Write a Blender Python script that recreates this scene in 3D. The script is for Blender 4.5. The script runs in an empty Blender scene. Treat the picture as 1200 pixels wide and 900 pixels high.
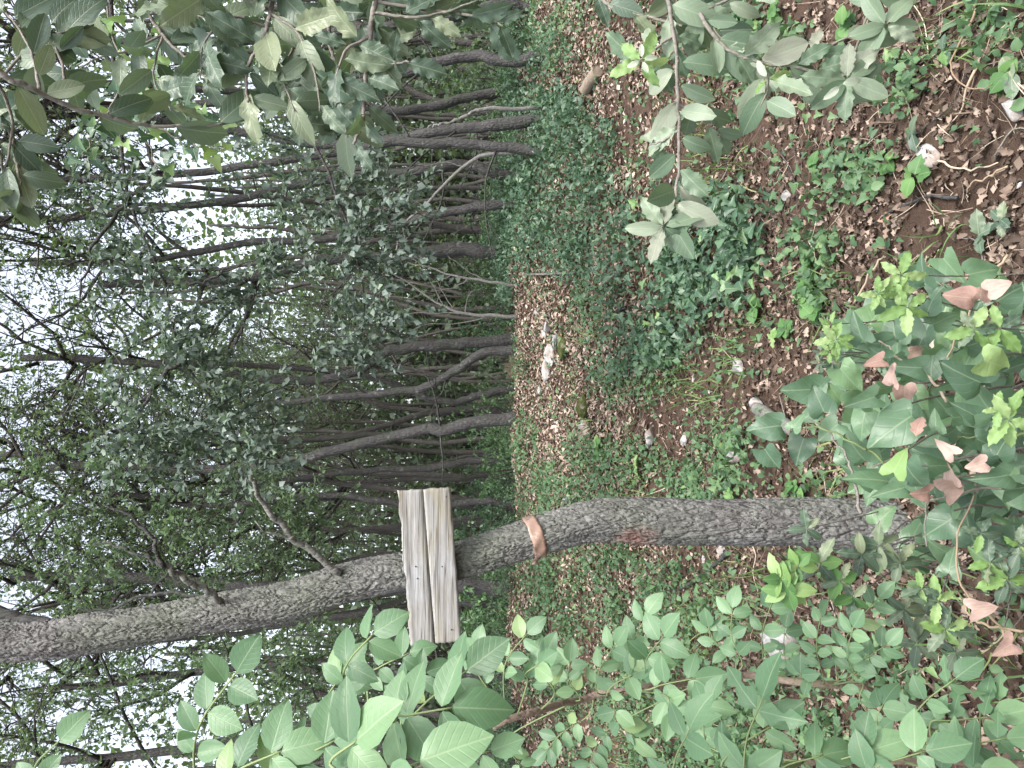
import bpy, math, random
import numpy as np
from mathutils import Matrix, Vector
random.seed(7)
RNG = np.random.default_rng(11)
PI = math.pi

# ------------------------------------------------------------------ camera, sky, sun, exposure
sc = bpy.context.scene
CAM = np.array([0.0, 0.0, 1.60])
PITCH = math.radians(-4.0)
FPX = 867.0                       # focal length in pixels of the 1200 x 900 photograph
FWD = np.array([0, math.cos(PITCH), math.sin(PITCH)])
UPV = np.array([0, -math.sin(PITCH), math.cos(PITCH)])
RGT = np.array([1.0, 0, 0])
cam = bpy.data.cameras.new('camera'); cam_o = bpy.data.objects.new('camera', cam)
sc.collection.objects.link(cam_o)
cam.sensor_width = 36; cam.lens = 36 * FPX / 1200; cam.clip_start = 0.02; cam.clip_end = 2000
m = Matrix.Identity(4)            # the phone was held upright, the picture lies on its side: picture-right is down
for i, a in enumerate((-UPV, RGT, -FWD)):
    for j in range(3): m[j][i] = a[j]
m.translation = Vector(CAM); cam_o.matrix_world = m
sc.camera = cam_o

world = bpy.data.worlds.new('World'); sc.world = world; world.use_nodes = True
SUN_EL, SUN_ROT = math.radians(58), math.radians(150)
nt = world.node_tree; nt.nodes.clear()
sky = nt.nodes.new('ShaderNodeTexSky'); sky.sky_type = 'NISHITA'; sky.sun_disc = False
sky.sun_elevation = SUN_EL; sky.sun_rotation = SUN_ROT
sky.air_density = 1.0; sky.dust_density = 4.0; sky.ozone_density = 1.0
hs = nt.nodes.new('ShaderNodeHueSaturation'); hs.inputs['Saturation'].default_value = 0.42
bg = nt.nodes.new('ShaderNodeBackground'); bg.inputs['Strength'].default_value = 0.15
wo = nt.nodes.new('ShaderNodeOutputWorld')
nt.links.new(sky.outputs[0], hs.inputs['Color']); nt.links.new(hs.outputs[0], bg.inputs['Color']); nt.links.new(bg.outputs[0], wo.inputs[0])
sl = bpy.data.lights.new('sun', 'SUN'); sl.energy = 1.2; sl.angle = math.radians(14); sl.color = (1, 0.97, 0.92)
so = bpy.data.objects.new('sun', sl); sc.collection.objects.link(so)
sdir = Vector((math.sin(SUN_ROT) * math.cos(SUN_EL), math.cos(SUN_ROT) * math.cos(SUN_EL), math.sin(SUN_EL)))
so.rotation_euler = sdir.to_track_quat('Z', 'Y').to_euler(); so.location = (3, -6, 12)
vs = sc.view_settings; vs.view_transform = 'Standard'; vs.look = 'None'; vs.gamma = 1; vs.use_curve_mapping = False
vs.exposure = 1.72
sc.cycles.max_bounces = 6; sc.cycles.transparent_max_bounces = 4

# ------------------------------------------------------------------ helpers
COL = sc.collection
def nrm(a):
    a = np.asarray(a, float); return a / np.maximum(np.linalg.norm(a, axis=-1, keepdims=True), 1e-9)
def ray(px, py): return FWD - (px - 600) / FPX * UPV - (py - 450) / FPX * RGT
def at(px, py, y):                # the place seen at a picture point, y metres ahead
    r = ray(px, py); return CAM + r * (y / r[1])
def imgdir(deg, toward=0.0):      # a direction given by its angle in the picture (0 = picture right, 90 = picture up)
    a = math.radians(deg); return nrm(-UPV * math.cos(a) + RGT * math.sin(a) - FWD * toward)
def hash2(i, j, k=0):
    x = np.sin(i * 127.1 + j * 311.7 + k * 74.7) * 43758.5453
    return x - np.floor(x)
def vnoise(x, y, k=0):
    x = np.asarray(x, float); y = np.asarray(y, float)
    i, j = np.floor(x), np.floor(y); f, g = x - i, y - j
    f = f * f * (3 - 2 * f); g = g * g * (3 - 2 * g)
    return (hash2(i, j, k) * (1 - f) + hash2(i + 1, j, k) * f) * (1 - g) + (hash2(i, j + 1, k) * (1 - f) + hash2(i + 1, j + 1, k) * f) * g
PY = [-300, -2, 0, 2.2, 3.0, 4.0, 5.0, 6.0, 7.0, 8.0, 8.5, 9.2, 12, 16, 30, 80, 300]
PZ = [0, 0, 0, 0, 0.0, 0.09, 0.23, 0.42, 0.66, 0.89, .95, .88, 0.55, .5, .0, -2.5, -8]
def height(x, y):
    x = np.asarray(x, float); y = np.asarray(y, float)
    z = np.interp(y, PY, PZ)
    z = z + np.clip((y - 6) / 2, 0, 1) * np.clip((12 - y) / 3, 0, 1) * ((vnoise(x * .7, y * .5, 61) - .5) * .16 + (vnoise(x * 2.3, y * 1.1, 62) - .5) * .08)
    z = z + (vnoise(x * 1.3, y * 1.3, 1) - .5) * .12 * np.clip(y / 3, .2, 1) + (vnoise(x * 5, y * 5, 2) - .5) * .035 + (vnoise(x * 14, y * 14, 3) - .5) * .014
    return z
def ground_at(px, py, lift=0.0):
    r = ray(px, py); s = np.linspace(.8, 60, 6000); P = CAM + s[:, None] * r
    d = P[:, 2] - height(P[:, 0], P[:, 1]); k = np.argmax(d < 0)
    if d[k] >= 0: k = 300
    p = P[k].copy(); p[2] = float(height(p[0], p[1])) + lift; return p

def np_mesh(name, V, F, mat=None, lv=None, rnd=None, smooth=True):
    me = bpy.data.meshes.new(name)
    V = np.asarray(V, np.float32); F = [np.asarray(f, np.int32) for f in (F if isinstance(F, list) else [F]) if len(f)]
    me.vertices.add(len(V)); me.vertices.foreach_set('co', V.ravel())
    nl = sum(f.size for f in F); npoly = sum(len(f) for f in F)
    me.loops.add(nl); me.polygons.add(npoly)
    me.loops.foreach_set('vertex_index', np.concatenate([f.ravel() for f in F]))
    tot = np.concatenate([np.full(len(f), f.shape[1], np.int32) for f in F])
    me.polygons.foreach_set('loop_start', np.concatenate([[0], np.cumsum(tot)[:-1]]).astype(np.int32))
    try: me.polygons.foreach_set('loop_total', tot)
    except Exception: pass
    if smooth: me.polygons.foreach_set('use_smooth', np.ones(npoly, bool))
    if lv is not None:
        a = me.attributes.new('lv', 'FLOAT_VECTOR', 'POINT'); a.data.foreach_set('vector', np.asarray(lv, np.float32).ravel())
    if rnd is not None:
        a = me.attributes.new('rnd', 'FLOAT', 'POINT'); a.data.foreach_set('value', np.asarray(rnd, np.float32))
    me.update(calc_edges=True); me.validate()
    if mat: me.materials.append(mat)
    return me
def link(name, me, parent=None, loc=(0, 0, 0)):
    o = bpy.data.objects.new(name, me); COL.objects.link(o); o.location = Vector([float(c) for c in loc])
    if parent: o.parent = parent
    return o
def tag(o, label=None, cat=None, group=None, kind=None):
    if label: o['label'] = label
    if cat: o['category'] = cat
    if group: o['group'] = group
    if kind: o['kind'] = kind
    return o
def thing(name, label, cat, loc=(0, 0, 0), group=None): return tag(link(name, None, None, loc), label, cat, group)

def tube(P, R, n=6, caps=True):
    P = np.asarray(P, float); R = np.asarray(R, float); k = len(P)
    T = np.gradient(P, axis=0); T = nrm(T)
    ref = np.array([0, 1.0, 0]) if abs(T[0][1]) < .8 else np.array([1.0, 0, 0])
    N = np.zeros_like(P); N[0] = nrm(ref - T[0] * ref.dot(T[0]))
    for i in range(1, k):
        v = N[i - 1] - T[i] * N[i - 1].dot(T[i]); N[i] = nrm(v)
    B = np.cross(T, N); a = np.linspace(0, 2 * PI, n, endpoint=False)
    V = P[:, None] + R[:, None, None] * (np.cos(a)[None, :, None] * N[:, None] + np.sin(a)[None, :, None] * B[:, None])
    V = V.reshape(-1, 3); i = np.arange(k - 1)[:, None] * n; j = np.arange(n)[None]
    F = np.stack([i + j, i + (j + 1) % n, i + n + (j + 1) % n, i + n + j], -1).reshape(-1, 4)
    if caps:
        V = np.vstack([V, P[:1], P[-1:]]); c0, c1 = k * n, k * n + 1; j = np.arange(n)
        t0 = np.stack([(j + 1) % n, j, np.full(n, c0), np.full(n, c0)], -1); t1 = np.stack([(k - 1) * n + j, (k - 1) * n + (j + 1) % n, np.full(n, c1), np.full(n, c1)], -1)
        return V, [F, np.vstack([t0[:, :3], t1[:, :3]])]
    return V, [F]
def merge(parts):
    Vs, Q, T, o = [], [], [], 0
    for V, Fl in parts:
        Vs.append(V)
        for f in Fl: (Q if f.shape[1] == 4 else T).append(f + o)
        o += len(V)
    return np.vstack(Vs), ([np.vstack(Q)] if Q else []) + ([np.vstack(T)] if T else [])
def smooth_path(P, n=24, wob=0.0, seed=0):       # Catmull-Rom through P
    P = np.asarray(P, float); k = len(P)
    if k == 2: Q = P[0] + (P[1] - P[0]) * np.linspace(0, 1, n)[:, None]
    else:
        E = np.vstack([2 * P[0] - P[1], P, 2 * P[-1] - P[-2]]); t = np.linspace(0, k - 1 - 1e-6, n); i = t.astype(int); f = (t - i)[:, None]
        a, b, c, d = E[i], E[i + 1], E[i + 2], E[i + 3]
        Q = .5 * (2 * b + (c - a) * f + (2 * a - 5 * b + 4 * c - d) * f * f + (3 * b - a - 3 * c + d) * f ** 3)
    if wob:
        r = np.random.default_rng(seed); w = r.normal(0, wob, (n, 3)); w[0] = 0; Q = Q + (w + np.roll(w, 1, 0)) * .5
    return Q
def lerp_r(a, b, n, p=1.0): return a + (b - a) * np.linspace(0, 1, n) ** p

def frames(D, N):                  # rotation matrices with columns width, tip direction, face normal
    D = nrm(D); N = N - D * np.sum(N * D, -1, keepdims=True); N = nrm(N); X = np.cross(D, N)
    return np.stack([X, D, N], -1)
def scatter(tpls, P, M, S, rnd, rng=RNG):
    P, M, S, rnd = map(np.asarray, (P, M, S, rnd)); pick = rng.integers(0, len(tpls), len(P)); out = []; LV = []; RD = []
    for k, (V, Fl, lv) in enumerate(tpls):
        q = np.where(pick == k)[0]
        if not len(q): continue
        s = S[q] if S.ndim == 2 else np.repeat(S[q][:, None], 3, 1)
        W = np.einsum('nij,nvj->nvi', M[q], V[None] * s[:, None, :]) + P[q][:, None]
        nv = len(V); off = (np.arange(len(q)) * nv)[:, None, None]
        out.append((W.reshape(-1, 3), [(f[None] + off).reshape(-1, f.shape[1]) for f in Fl]))
        LV.append(np.tile(lv, (len(q), 1))); RD.append(np.repeat(rnd[q], nv))
    V, F = merge(out); return V, F, np.vstack(LV), np.concatenate(RD)

# ------------------------------------------------------------------ leaf shapes (unit length along +Y, face up +Z)
def leaf_tpl(rows, fold=.25, curl=.2, twist=0.0, wave=.0, seed=0):
    r = np.random.default_rng(seed); V, LV = [], []; wm = max(q[1] for q in rows)
    for q in rows:
        t, w = q[0], q[1]; te = q[2] if len(q) > 2 else t
        for f in (-1, -.5, 0, .5, 1):
            x = f * w; y = t + (te - t) * abs(f) ** 1.3
            z = fold * abs(x) * (1 if abs(f) < .8 else .88) - curl * max(t, 0) ** 2 * .6 + twist * x * t + wave * math.sin(t * 17 + f * 2) * abs(f) * .1 + r.normal(0, .006)
            V.append((x, y, z)); LV.append((f * w / wm, t, f))
    n = len(rows); F = [(i * 5 + k, i * 5 + k + 1, i * 5 + k + 6, i * 5 + k + 5) for i in range(n - 1) for k in range(4)]
    return np.array(V, float), [np.array(F, np.int32)], np.array(LV, float)
def mini_tpl(w=.28, fold=.12, m=.42, curl=.12):
    V = np.array([(0, 0, 0), (-w, m, fold), (0, m, 0), (w, m, fold), (0, 1, -curl)], float)
    F = np.array([(0, 3, 2), (0, 2, 1), (2, 3, 4), (1, 2, 4)], np.int32)
    return V, [F], np.array([(0, 0, 0), (-1, m, -1), (0, m, 0), (1, m, 1), (0, 1, 0)], float)
def ivy_mini():
    V = np.array([(0, 0, 0), (-.42, -.02, .05), (0, .3, 0), (.42, -.02, .05), (-.2, .45, .04), (.2, .45, .04), (0, 1, -.1)], float)
    F = np.array([(0, 3, 2), (0, 2, 1), (2, 3, 5), (1, 2, 4), (2, 5, 6), (4, 2, 6)], np.int32)
    return V, [F], np.array([(0, 0, 0), (-1, 0, 0), (0, .3, 0), (1, 0, 0), (-.5, .45, 0), (.5, .45, 0), (0, 1, 0)], float)
def blade_tpl(curl=.5, w=.025):
    t = np.linspace(0, 1, 6); V = []; LV = []
    for a in t:
        ww = w * (1 - a ** 2) + .001
        for f in (-1, 1): V.append((f * ww, a * (1 - .25 * curl * a), -curl * a * a * .7)); LV.append((f, a, 0))
    F = np.array([(2 * i, 2 * i + 1, 2 * i + 3, 2 * i + 2) for i in range(5)], np.int32)
    return np.array(V), [F], np.array(LV, float)
ASH = [leaf_tpl([(0, .02), (.1, .16), (.28, .265), (.5, .295), (.7, .235), (.87, .115), (1, .004)], f, c, tw, wv, s) for s, (f, c, tw, wv) in enumerate([(.28, .22, .1, .2), (.16, .4, -.2, .4), (.4, .12, .2, .2), (.22, .6, -.1, .3)])]
ASH_BITE = leaf_tpl([(0, .02), (.12, .16), (.3, .26), (.44, .10), (.56, .08), (.68, .22), (.86, .10), (1, .004)], .2, .35, .1, .3, 9)
HOLM = [leaf_tpl([(0, .02), (.12, .14), (.3, .225), (.5, .255), (.72, .225), (.9, .13), (1, .02)], f, c, tw, wv, s) for s, (f, c, tw, wv) in enumerate([(.3, .3, .1, .3), (.15, .5, -.2, .6), (.45, .2, .25, .3), (.2, .8, .1, .5)])]
HOLM_T = [leaf_tpl([(0, .02), (.13, .13), (.24, .22), (.3, .18), (.42, .26), (.48, .21), (.62, .25), (.68, .19), (.82, .17), (.88, .09), (1, .01)], f, c, tw, wv, s + 20) for s, (f, c, tw, wv) in enumerate([(.25, .3, .1, .6), (.15, .5, -.2, .8), (.4, .4, .2, .5)])]
HEART = [leaf_tpl([(0, .09, -.08), (.02, .24, -.17), (.06, .37, -.12), (.2, .43, .08), (.42, .39, .36), (.7, .24, .68), (.9, .09, .9), (1, .004, 1)], f, c, tw, wv, s + 40) for s, (f, c, tw, wv) in enumerate([(.3, .3, .2, .9), (.05, .7, -.3, 1.4), (.5, .4, .25, .8)])]
HEART += [leaf_tpl([(0, .08, -.10), (.02, .24, -.22), (.06, .36, -.17), (.18, .34, .06), (.38, .24, .34), (.68, .16, .66), (1, .004, 1)], f, c, tw, wv, s + 50) for s, (f, c, tw, wv) in enumerate([(.3, .25, .1, .5), (.12, .5, -.2, .6)])]
IVY = [leaf_tpl([(0, .08, -.06), (.03, .30, -.10), (.10, .47, -.02), (.24, .36, .2), (.42, .22, .42), (.68, .17, .68), (1, .004, 1)], f, c, tw, wv, s + 60) for s, (f, c, tw, wv) in enumerate([(.2, .2, .1, .4), (.12, .5, -.2, .6), (.35, .3, .2, .4)])]
BRAMBLE = [leaf_tpl([(0, .02), (.12, .24), (.3, .36), (.5, .36), (.68, .27), (.86, .13), (1, .004)], f, c, 0, wv, s + 70) for s, (f, c, wv) in enumerate([(.15, .25, .6), (.25, .4, .8)])]
DEAD = [leaf_tpl([(0, .02), (.14, .12), (.28, .26), (.36, .2), (.54, .28), (.64, .2), (.82, .17), (1, .02)], f, c, tw, wv, s + 80) for s, (f, c, tw, wv) in enumerate([(.5, .6, .4, 1.2), (.9, .3, -.5, 1.4), (.2, -.5, .3, 1.6), (.35, .9, -.3, .8)])]
DEADM = [mini_tpl(.26, .25, .45, .2), mini_tpl(.3, .1, .5, -.2), mini_tpl(.2, .3, .4, .3)]
MINI = [mini_tpl(.26, .10, .42, .10), mini_tpl(.32, .15, .5, .2), mini_tpl(.2, .06, .4, .05)]
MINI_R = [mini_tpl(.36, .10, .5, .10), mini_tpl(.42, .15, .5, .2)]
BLADE = [blade_tpl(.3), blade_tpl(.7), blade_tpl(1.0)]

# ------------------------------------------------------------------ materials
def newmat(name):
    mt = bpy.data.materials.new(name); mt.use_nodes = True; mt.node_tree.nodes.clear(); return mt, mt.node_tree
class NB:
    def __init__(s, nt): s.nt = nt
    def n(s, t, **k):
        x = s.nt.nodes.new(t)
        for a, b in k.items(): setattr(x, a, b)
        return x
    def put(s, sock, v):
        if isinstance(v, bpy.types.NodeSocket): s.nt.links.new(v, sock)
        elif v is not None: sock.default_value = v
    def math(s, op, a, b=None, c=None, clamp=False):
        x = s.n('ShaderNodeMath', operation=op, use_clamp=clamp); s.put(x.inputs[0], a)
        if b is not None: s.put(x.inputs[1], b)
        if c is not None: s.put(x.inputs[2], c)
        return x.outputs[0]
    def mix(s, f, a, b, blend='MIX'):
        x = s.n('ShaderNodeMix', data_type='RGBA', blend_type=blend); s.put(x.inputs[0], f); s.put(x.inputs[6], a); s.put(x.inputs[7], b); return x.outputs[2]
    def ramp(s, f, stops):
        x = s.n('ShaderNodeValToRGB'); el = x.color_ramp.elements
        while len(el) < len(stops): el.new(.5)
        for e, (p, c) in zip(el, stops): e.position = p; e.color = (*c[:3], 1)
        s.put(x.inputs[0], f); return x.outputs[0]
    def noise(s, scale, vec=None, detail=3, rough=.5, w=None):
        x = s.n('ShaderNodeTexNoise')
        if w is not None: x.noise_dimensions = '4D'; s.put(x.inputs['W'], w)
        s.put(x.inputs['Scale'], scale); s.put(x.inputs['Detail'], detail); s.put(x.inputs['Roughness'], rough)
        if vec is not None: s.put(x.inputs['Vector'], vec)
        return x.outputs[0]
    def mapr(s, v, a, b, c=0., d=1.):
        x = s.n('ShaderNodeMapRange'); s.put(x.inputs[0], v)
        for i, q in enumerate((a, b, c, d)): x.inputs[i + 1].default_value = q
        return x.outputs[0]
    def bump(s, h, strength=.3, dist=.01):
        x = s.n('ShaderNodeBump'); s.put(x.inputs['Height'], h); x.inputs['Strength'].default_value = strength; x.inputs['Distance'].default_value = dist; return x.outputs[0]
    def bsdf(s, col, rough=.6, normal=None, spec=.5):
        x = s.n('ShaderNodeBsdfPrincipled'); s.put(x.inputs['Base Color'], col); s.put(x.inputs['Roughness'], rough); s.put(x.inputs['Specular IOR Level'], spec)
        if normal is not None: s.put(x.inputs['Normal'], normal)
        return x.outputs[0]
    def out(s, sh): s.nt.links.new(sh, s.n('ShaderNodeOutputMaterial').inputs[0])
def c4(c): return (*c[:3], 1)
def leafmat(name, stops, rough=.5, transl=.3, tcol=(.25, .4, .08), rnd='obj', veins=6, rib=.5, spec=.4, mottle=.25, spots=None, vb=.3):
    mt, t = newmat(name); b = NB(t)
    if rnd == 'obj': r = b.n('ShaderNodeObjectInfo').outputs['Random']
    else: r = b.n('ShaderNodeAttribute', attribute_name='rnd').outputs['Fac']
    col = b.ramp(r, stops); nor = None
    if veins:
        lv = b.n('ShaderNodeAttribute', attribute_name='lv').outputs['Vector']
        sp = b.n('ShaderNodeSeparateXYZ'); b.put(sp.inputs[0], lv); u = b.math('ABSOLUTE', sp.outputs[0]); v = sp.outputs[1]
        no = b.noise(3.0, lv, 3, .6, w=b.math('MULTIPLY', r, 37.0))
        col = b.mix(b.mapr(no, .35, .7, 0, mottle), col, b.mix(.5, col, (.02, .03, .02, 1)))
        q = b.math('FRACT', b.math('SUBTRACT', b.math('MULTIPLY', v, float(veins)), b.math('MULTIPLY', u, 2.2)))
        vein = b.mapr(b.math('ABSOLUTE', b.math('SUBTRACT', q, .5)), 0, .12, 1, 0)
        ribm = b.mapr(u, .015, .06, 1, 0)
        col = b.mix(b.math('MAXIMUM', b.math('MULTIPLY', ribm, rib), b.math('MULTIPLY', vein, rib * .22)), col, b.mix(.55, col, (.55, .62, .40, 1)))
        if spots:
            s2 = b.noise(7.0, lv, 4, .7, w=b.math('MULTIPLY', r, 91.0)); col = b.mix(b.mapr(s2, .68, .72, 0, 1), col, c4(spots))
        nor = b.bump(b.math('ADD', b.math('MULTIPLY', b.math('MAXIMUM', vein, ribm), -.5), b.math('MULTIPLY', no, .8)), vb, .002)
    sh = b.bsdf(col, rough, nor, spec)
    if transl:
        tr = b.n('ShaderNodeBsdfTranslucent'); b.put(tr.inputs[0], b.mix(.55, col, c4(tcol)))
        mx = b.n('ShaderNodeMixShader'); mx.inputs[0].default_value = transl; t.links.new(sh, mx.inputs[1]); t.links.new(tr.outputs[0], mx.inputs[2]); sh = mx.outputs[0]
    b.out(sh); return mt
M = {}
M['ash'] = leafmat('ash_leaf', [(0, (.075, .15, .08)), (.35, (.11, .205, .11)), (.75, (.15, .26, .14)), (.92, (.19, .31, .16)), (1, (.24, .32, .13))], .42, .33, (.24, .44, .12), 'obj', 7, .35, mottle=.3, vb=.22, spots=(.17, .16, .07))
M['holm'] = leafmat('evergreen_oak_leaf', [(0, (.05, .085, .058)), (.4, (.08, .125, .085)), (.75, (.125, .17, .11)), (1, (.20, .235, .14))], .42, .22, (.2, .32, .1), 'obj', 8, .4, mottle=.3, spots=(.22, .14, .08))
M['pale'] = leafmat('pale_oak_leaf', [(0, (.085, .14, .085)), (.4, (.14, .20, .13)), (.7, (.19, .255, .17)), (.9, (.27, .32, .23)), (1, (.36, .38, .30))], .45, .25, (.25, .36, .14), 'obj', 8, .35, mottle=.25, spots=(.24, .17, .11), vb=.2)
M['young'] = leafmat('young_leaf', [(0, (.15, .27, .08)), (.5, (.21, .34, .12)), (1, (.30, .41, .18))], .45, .35, (.4, .55, .12), 'obj', 7, .35, mottle=.1)
M['bloom'] = leafmat('pale_bud_leaf', [(0, (.34, .40, .30)), (1, (.48, .52, .42))], .6, .25, (.6, .65, .5), 'obj', 6, .2, mottle=.1)
M['blight'] = leafmat('blighted_leaf', [(0, (.15, .18, .13)), (1, (.26, .27, .21))], .6, .2, (.5, .4, .3), 'obj', 6, .3, mottle=.3, spots=(.16, .05, .05))
M['smilax'] = leafmat('vine_leaf', [(0, (.055, .105, .065)), (.4, (.085, .155, .092)), (.8, (.12, .21, .115)), (1, (.17, .28, .13))], .40, .25, (.2, .4, .1), 'obj', 4, .35, spec=.5, mottle=.25)
M['pinkdead'] = leafmat('dead_vine_leaf', [(0, (.27, .155, .125)), (.5, (.40, .26, .215)), (1, (.50, .36, .31))], .6, .15, (.5, .27, .2), 'obj', 5, .3, mottle=.6, spots=(.16, .08, .055))
M['ivy'] = leafmat('ivy_leaf', [(0, (.038, .08, .048)), (.5, (.06, .12, .07)), (.85, (.085, .16, .085)), (1, (.15, .25, .10))], .4, .2, (.15, .3, .08), 'obj', 4, .5, mottle=.3)
M['bramble'] = leafmat('bramble_leaf', [(0, (.06, .14, .045)), (.6, (.09, .20, .06)), (1, (.15, .28, .09))], .55, .3, (.2, .4, .1), 'obj', 7, .3)
M['deadobj'] = leafmat('fallen_leaf', [(0, (.06, .045, .037)), (.4, (.11, .082, .067)), (.7, (.18, .14, .115)), (.9, (.28, .23, .20)), (1, (.33, .20, .14))], .75, .1, (.3, .2, .1), 'obj', 6, .3, mottle=.4)
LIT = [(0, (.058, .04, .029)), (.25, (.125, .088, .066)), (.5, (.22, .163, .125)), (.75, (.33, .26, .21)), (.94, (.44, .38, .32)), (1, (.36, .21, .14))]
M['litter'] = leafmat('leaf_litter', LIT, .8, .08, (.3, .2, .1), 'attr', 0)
M['ivy_s'] = leafmat('ivy_cover', [(0, (.035, .068, .043)), (.5, (.058, .11, .064)), (.85, (.085, .15, .08)), (1, (.16, .25, .11))], .42, .2, (.15, .3, .08), 'attr', 0)
M['cover'] = leafmat('ground_cover', [(0, (.05, .095, .05)), (.5, (.08, .15, .07)), (.85, (.12, .2, .085)), (1, (.2, .31, .11))], .55, .25, (.2, .4, .1), 'attr', 0)
M['grass'] = leafmat('grass', [(0, (.07, .13, .045)), (.6, (.11, .2, .06)), (.85, (.2, .24, .09)), (1, (.38, .33, .2))], .6, .25, (.25, .4, .1), 'attr', 0)
M['oakmid'] = leafmat('oak_spray', [(0, (.07, .10, .085)), (.5, (.115, .155, .13)), (.85, (.16, .21, .17)), (1, (.22, .29, .18))], .5, .25, (.2, .35, .12), 'attr', 0)
M['green'] = leafmat('green_spray', [(0, (.05, .09, .045)), (.5, (.08, .135, .066)), (.85, (.12, .185, .09)), (1, (.18, .25, .11))], .55, .36, (.22, .34, .13), 'attr', 0)
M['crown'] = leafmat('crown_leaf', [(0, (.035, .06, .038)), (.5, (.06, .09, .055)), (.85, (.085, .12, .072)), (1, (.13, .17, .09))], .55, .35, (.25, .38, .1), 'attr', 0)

def barkmat(name, ca, cb, cc, sc_=1.0, bump=.6, lichen=.0, attr_paint=False):
    mt, t = newmat(name); b = NB(t); tc = b.n('ShaderNodeTexCoord').outputs['Object']
    mp = b.n('ShaderNodeMapping'); b.put(mp.inputs[0], tc); mp.inputs['Scale'].default_value = (1, 1, .35)
    n1 = b.noise(14 * sc_, mp.outputs[0], 6, .7); n2 = b.noise(60 * sc_, mp.outputs[0], 4, .65); n3 = b.noise(2.2, tc, 3, .5)
    col = b.ramp(b.math('ADD', b.math('MULTIPLY', n1, .6), b.math('MULTIPLY', n2, .4)), [(.3, ca), (.5, cb), (.72, cc)])
    col = b.mix(b.mapr(n3, .45, .7, 0, .6), col, (cb[0] * .75, cb[1] * .95, cb[2] * .65, 1))
    if lichen:
        n4 = b.noise(9, tc, 5, .7); col = b.mix(b.mapr(n4, .60, .70, 0, lichen), col, (.42, .44, .39, 1))
    if attr_paint:
        p = b.n('ShaderNodeAttribute', attribute_name='rnd').outputs['Fac']
        col = b.mix(b.math('MULTIPLY', p, b.mapr(n2, .35, .6, .2, .7)), col, (.30, .09, .07, 1))
    vo = b.n('ShaderNodeTexVoronoi', feature='DISTANCE_TO_EDGE'); b.put(vo.inputs['Scale'], 38 * sc_); b.put(vo.inputs['Vector'], mp.outputs[0])
    h = b.math('ADD', b.math('MULTIPLY', b.mapr(vo.outputs[0], 0, .2, 0, 1), .6), n2)
    b.out(b.bsdf(col, .88, b.bump(h, bump, .012), .25)); return mt
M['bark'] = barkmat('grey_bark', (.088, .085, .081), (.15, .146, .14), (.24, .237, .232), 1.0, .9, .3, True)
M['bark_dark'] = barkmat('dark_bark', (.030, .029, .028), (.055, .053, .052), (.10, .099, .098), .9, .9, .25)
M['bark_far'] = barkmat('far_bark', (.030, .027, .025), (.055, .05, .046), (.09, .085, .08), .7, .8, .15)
M['dead_wood'] = barkmat('dead_wood', (.09, .084, .078), (.15, .143, .136), (.23, .222, .21), 1.5, .5, .3)
M['twig'] = barkmat('twig_bark', (.12, .105, .095), (.19, .17, .155), (.28, .255, .235), 3.0, .3, .1)
M['brown_stem'] = barkmat('brown_stem', (.15, .11, .085), (.23, .175, .14), (.32, .26, .215), 2.5, .4, .12)
M['green_stem'] = leafmat('green_stem', [(0, (.12, .17, .07)), (1, (.17, .22, .09))], .6, 0, rnd='obj', veins=0)
M['straw'] = leafmat('straw', [(0, (.20, .14, .09)), (.5, (.34, .27, .19)), (1, (.48, .41, .32))], .8, 0, rnd='obj', veins=0)
M['straw_s'] = leafmat('straw_bits', [(0, (.12, .08, .06)), (.5, (.25, .19, .14)), (1, (.42, .36, .28))], .8, 0, rnd='attr', veins=0)

def stonemat():
    mt, t = newmat('limestone'); b = NB(t); tc = b.n('ShaderNodeTexCoord').outputs['Object']; r = b.n('ShaderNodeObjectInfo').outputs['Random']
    n1 = b.noise(18, tc, 6, .65, w=b.math('MULTIPLY', r, 20.)); n2 = b.noise(90, tc, 3, .6)
    col = b.ramp(n1, [(.3, (.17, .16, .15)), (.5, (.29, .28, .27)), (.7, (.40, .40, .40))])
    col = b.mix(b.mapr(b.noise(6, tc, 4, .6, w=b.math('MULTIPLY', r, 50.)), .52, .68, 0, .8), col, (.20, .13, .09, 1))
    b.out(b.bsdf(col, .85, b.bump(b.math('ADD', n1, b.math('MULTIPLY', n2, .4)), .6, .012), .3)); return mt
M['stone'] = stonemat()
def mossmat():
    mt, t = newmat('moss'); b = NB(t); tc = b.n('ShaderNodeTexCoord').outputs['Object']
    n1 = b.noise(25, tc, 5, .7); n2 = b.noise(140, tc, 3, .7)
    col = b.ramp(n1, [(.3, (.035, .042, .015)), (.55, (.065, .075, .025)), (.75, (.10, .105, .04))])
    col = b.mix(b.mapr(b.noise(9, tc, 4, .6), .58, .66, 0, 1), col, (.22, .20, .17, 1))
    b.out(b.bsdf(col, .95, b.bump(n2, .9, .01), .1)); return mt
M['moss'] = mossmat()
def soilmat():
    mt, t = newmat('soil'); b = NB(t); tc = b.n('ShaderNodeTexCoord').outputs['Object']
    n0 = b.noise(.9, tc, 4, .6); n1 = b.noise(9, tc, 6, .7); n2 = b.noise(70, tc, 5, .75)
    col = b.ramp(n1, [(.3, (.036, .025, .018)), (.5, (.068, .044, .032)), (.7, (.108, .076, .058))])
    col = b.mix(b.mapr(n0, .45, .65, 0, .6), col, (.10, .065, .05, 1))
    col = b.mix(b.mapr(b.noise(3.1, tc, 5, .7), .60, .70, 0, .55), col, (.055, .065, .025, 1))
    col = b.mix(b.mapr(n2, .66, .74, 0, .7), col, (.33, .27, .22, 1))
    h = b.math('ADD', b.math('MULTIPLY', n1, 1.0), b.math('MULTIPLY', n2, .6))
    b.out(b.bsdf(col, .95, b.bump(h, .9, .03), .15)); return mt
M['soil'] = soilmat()
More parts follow.
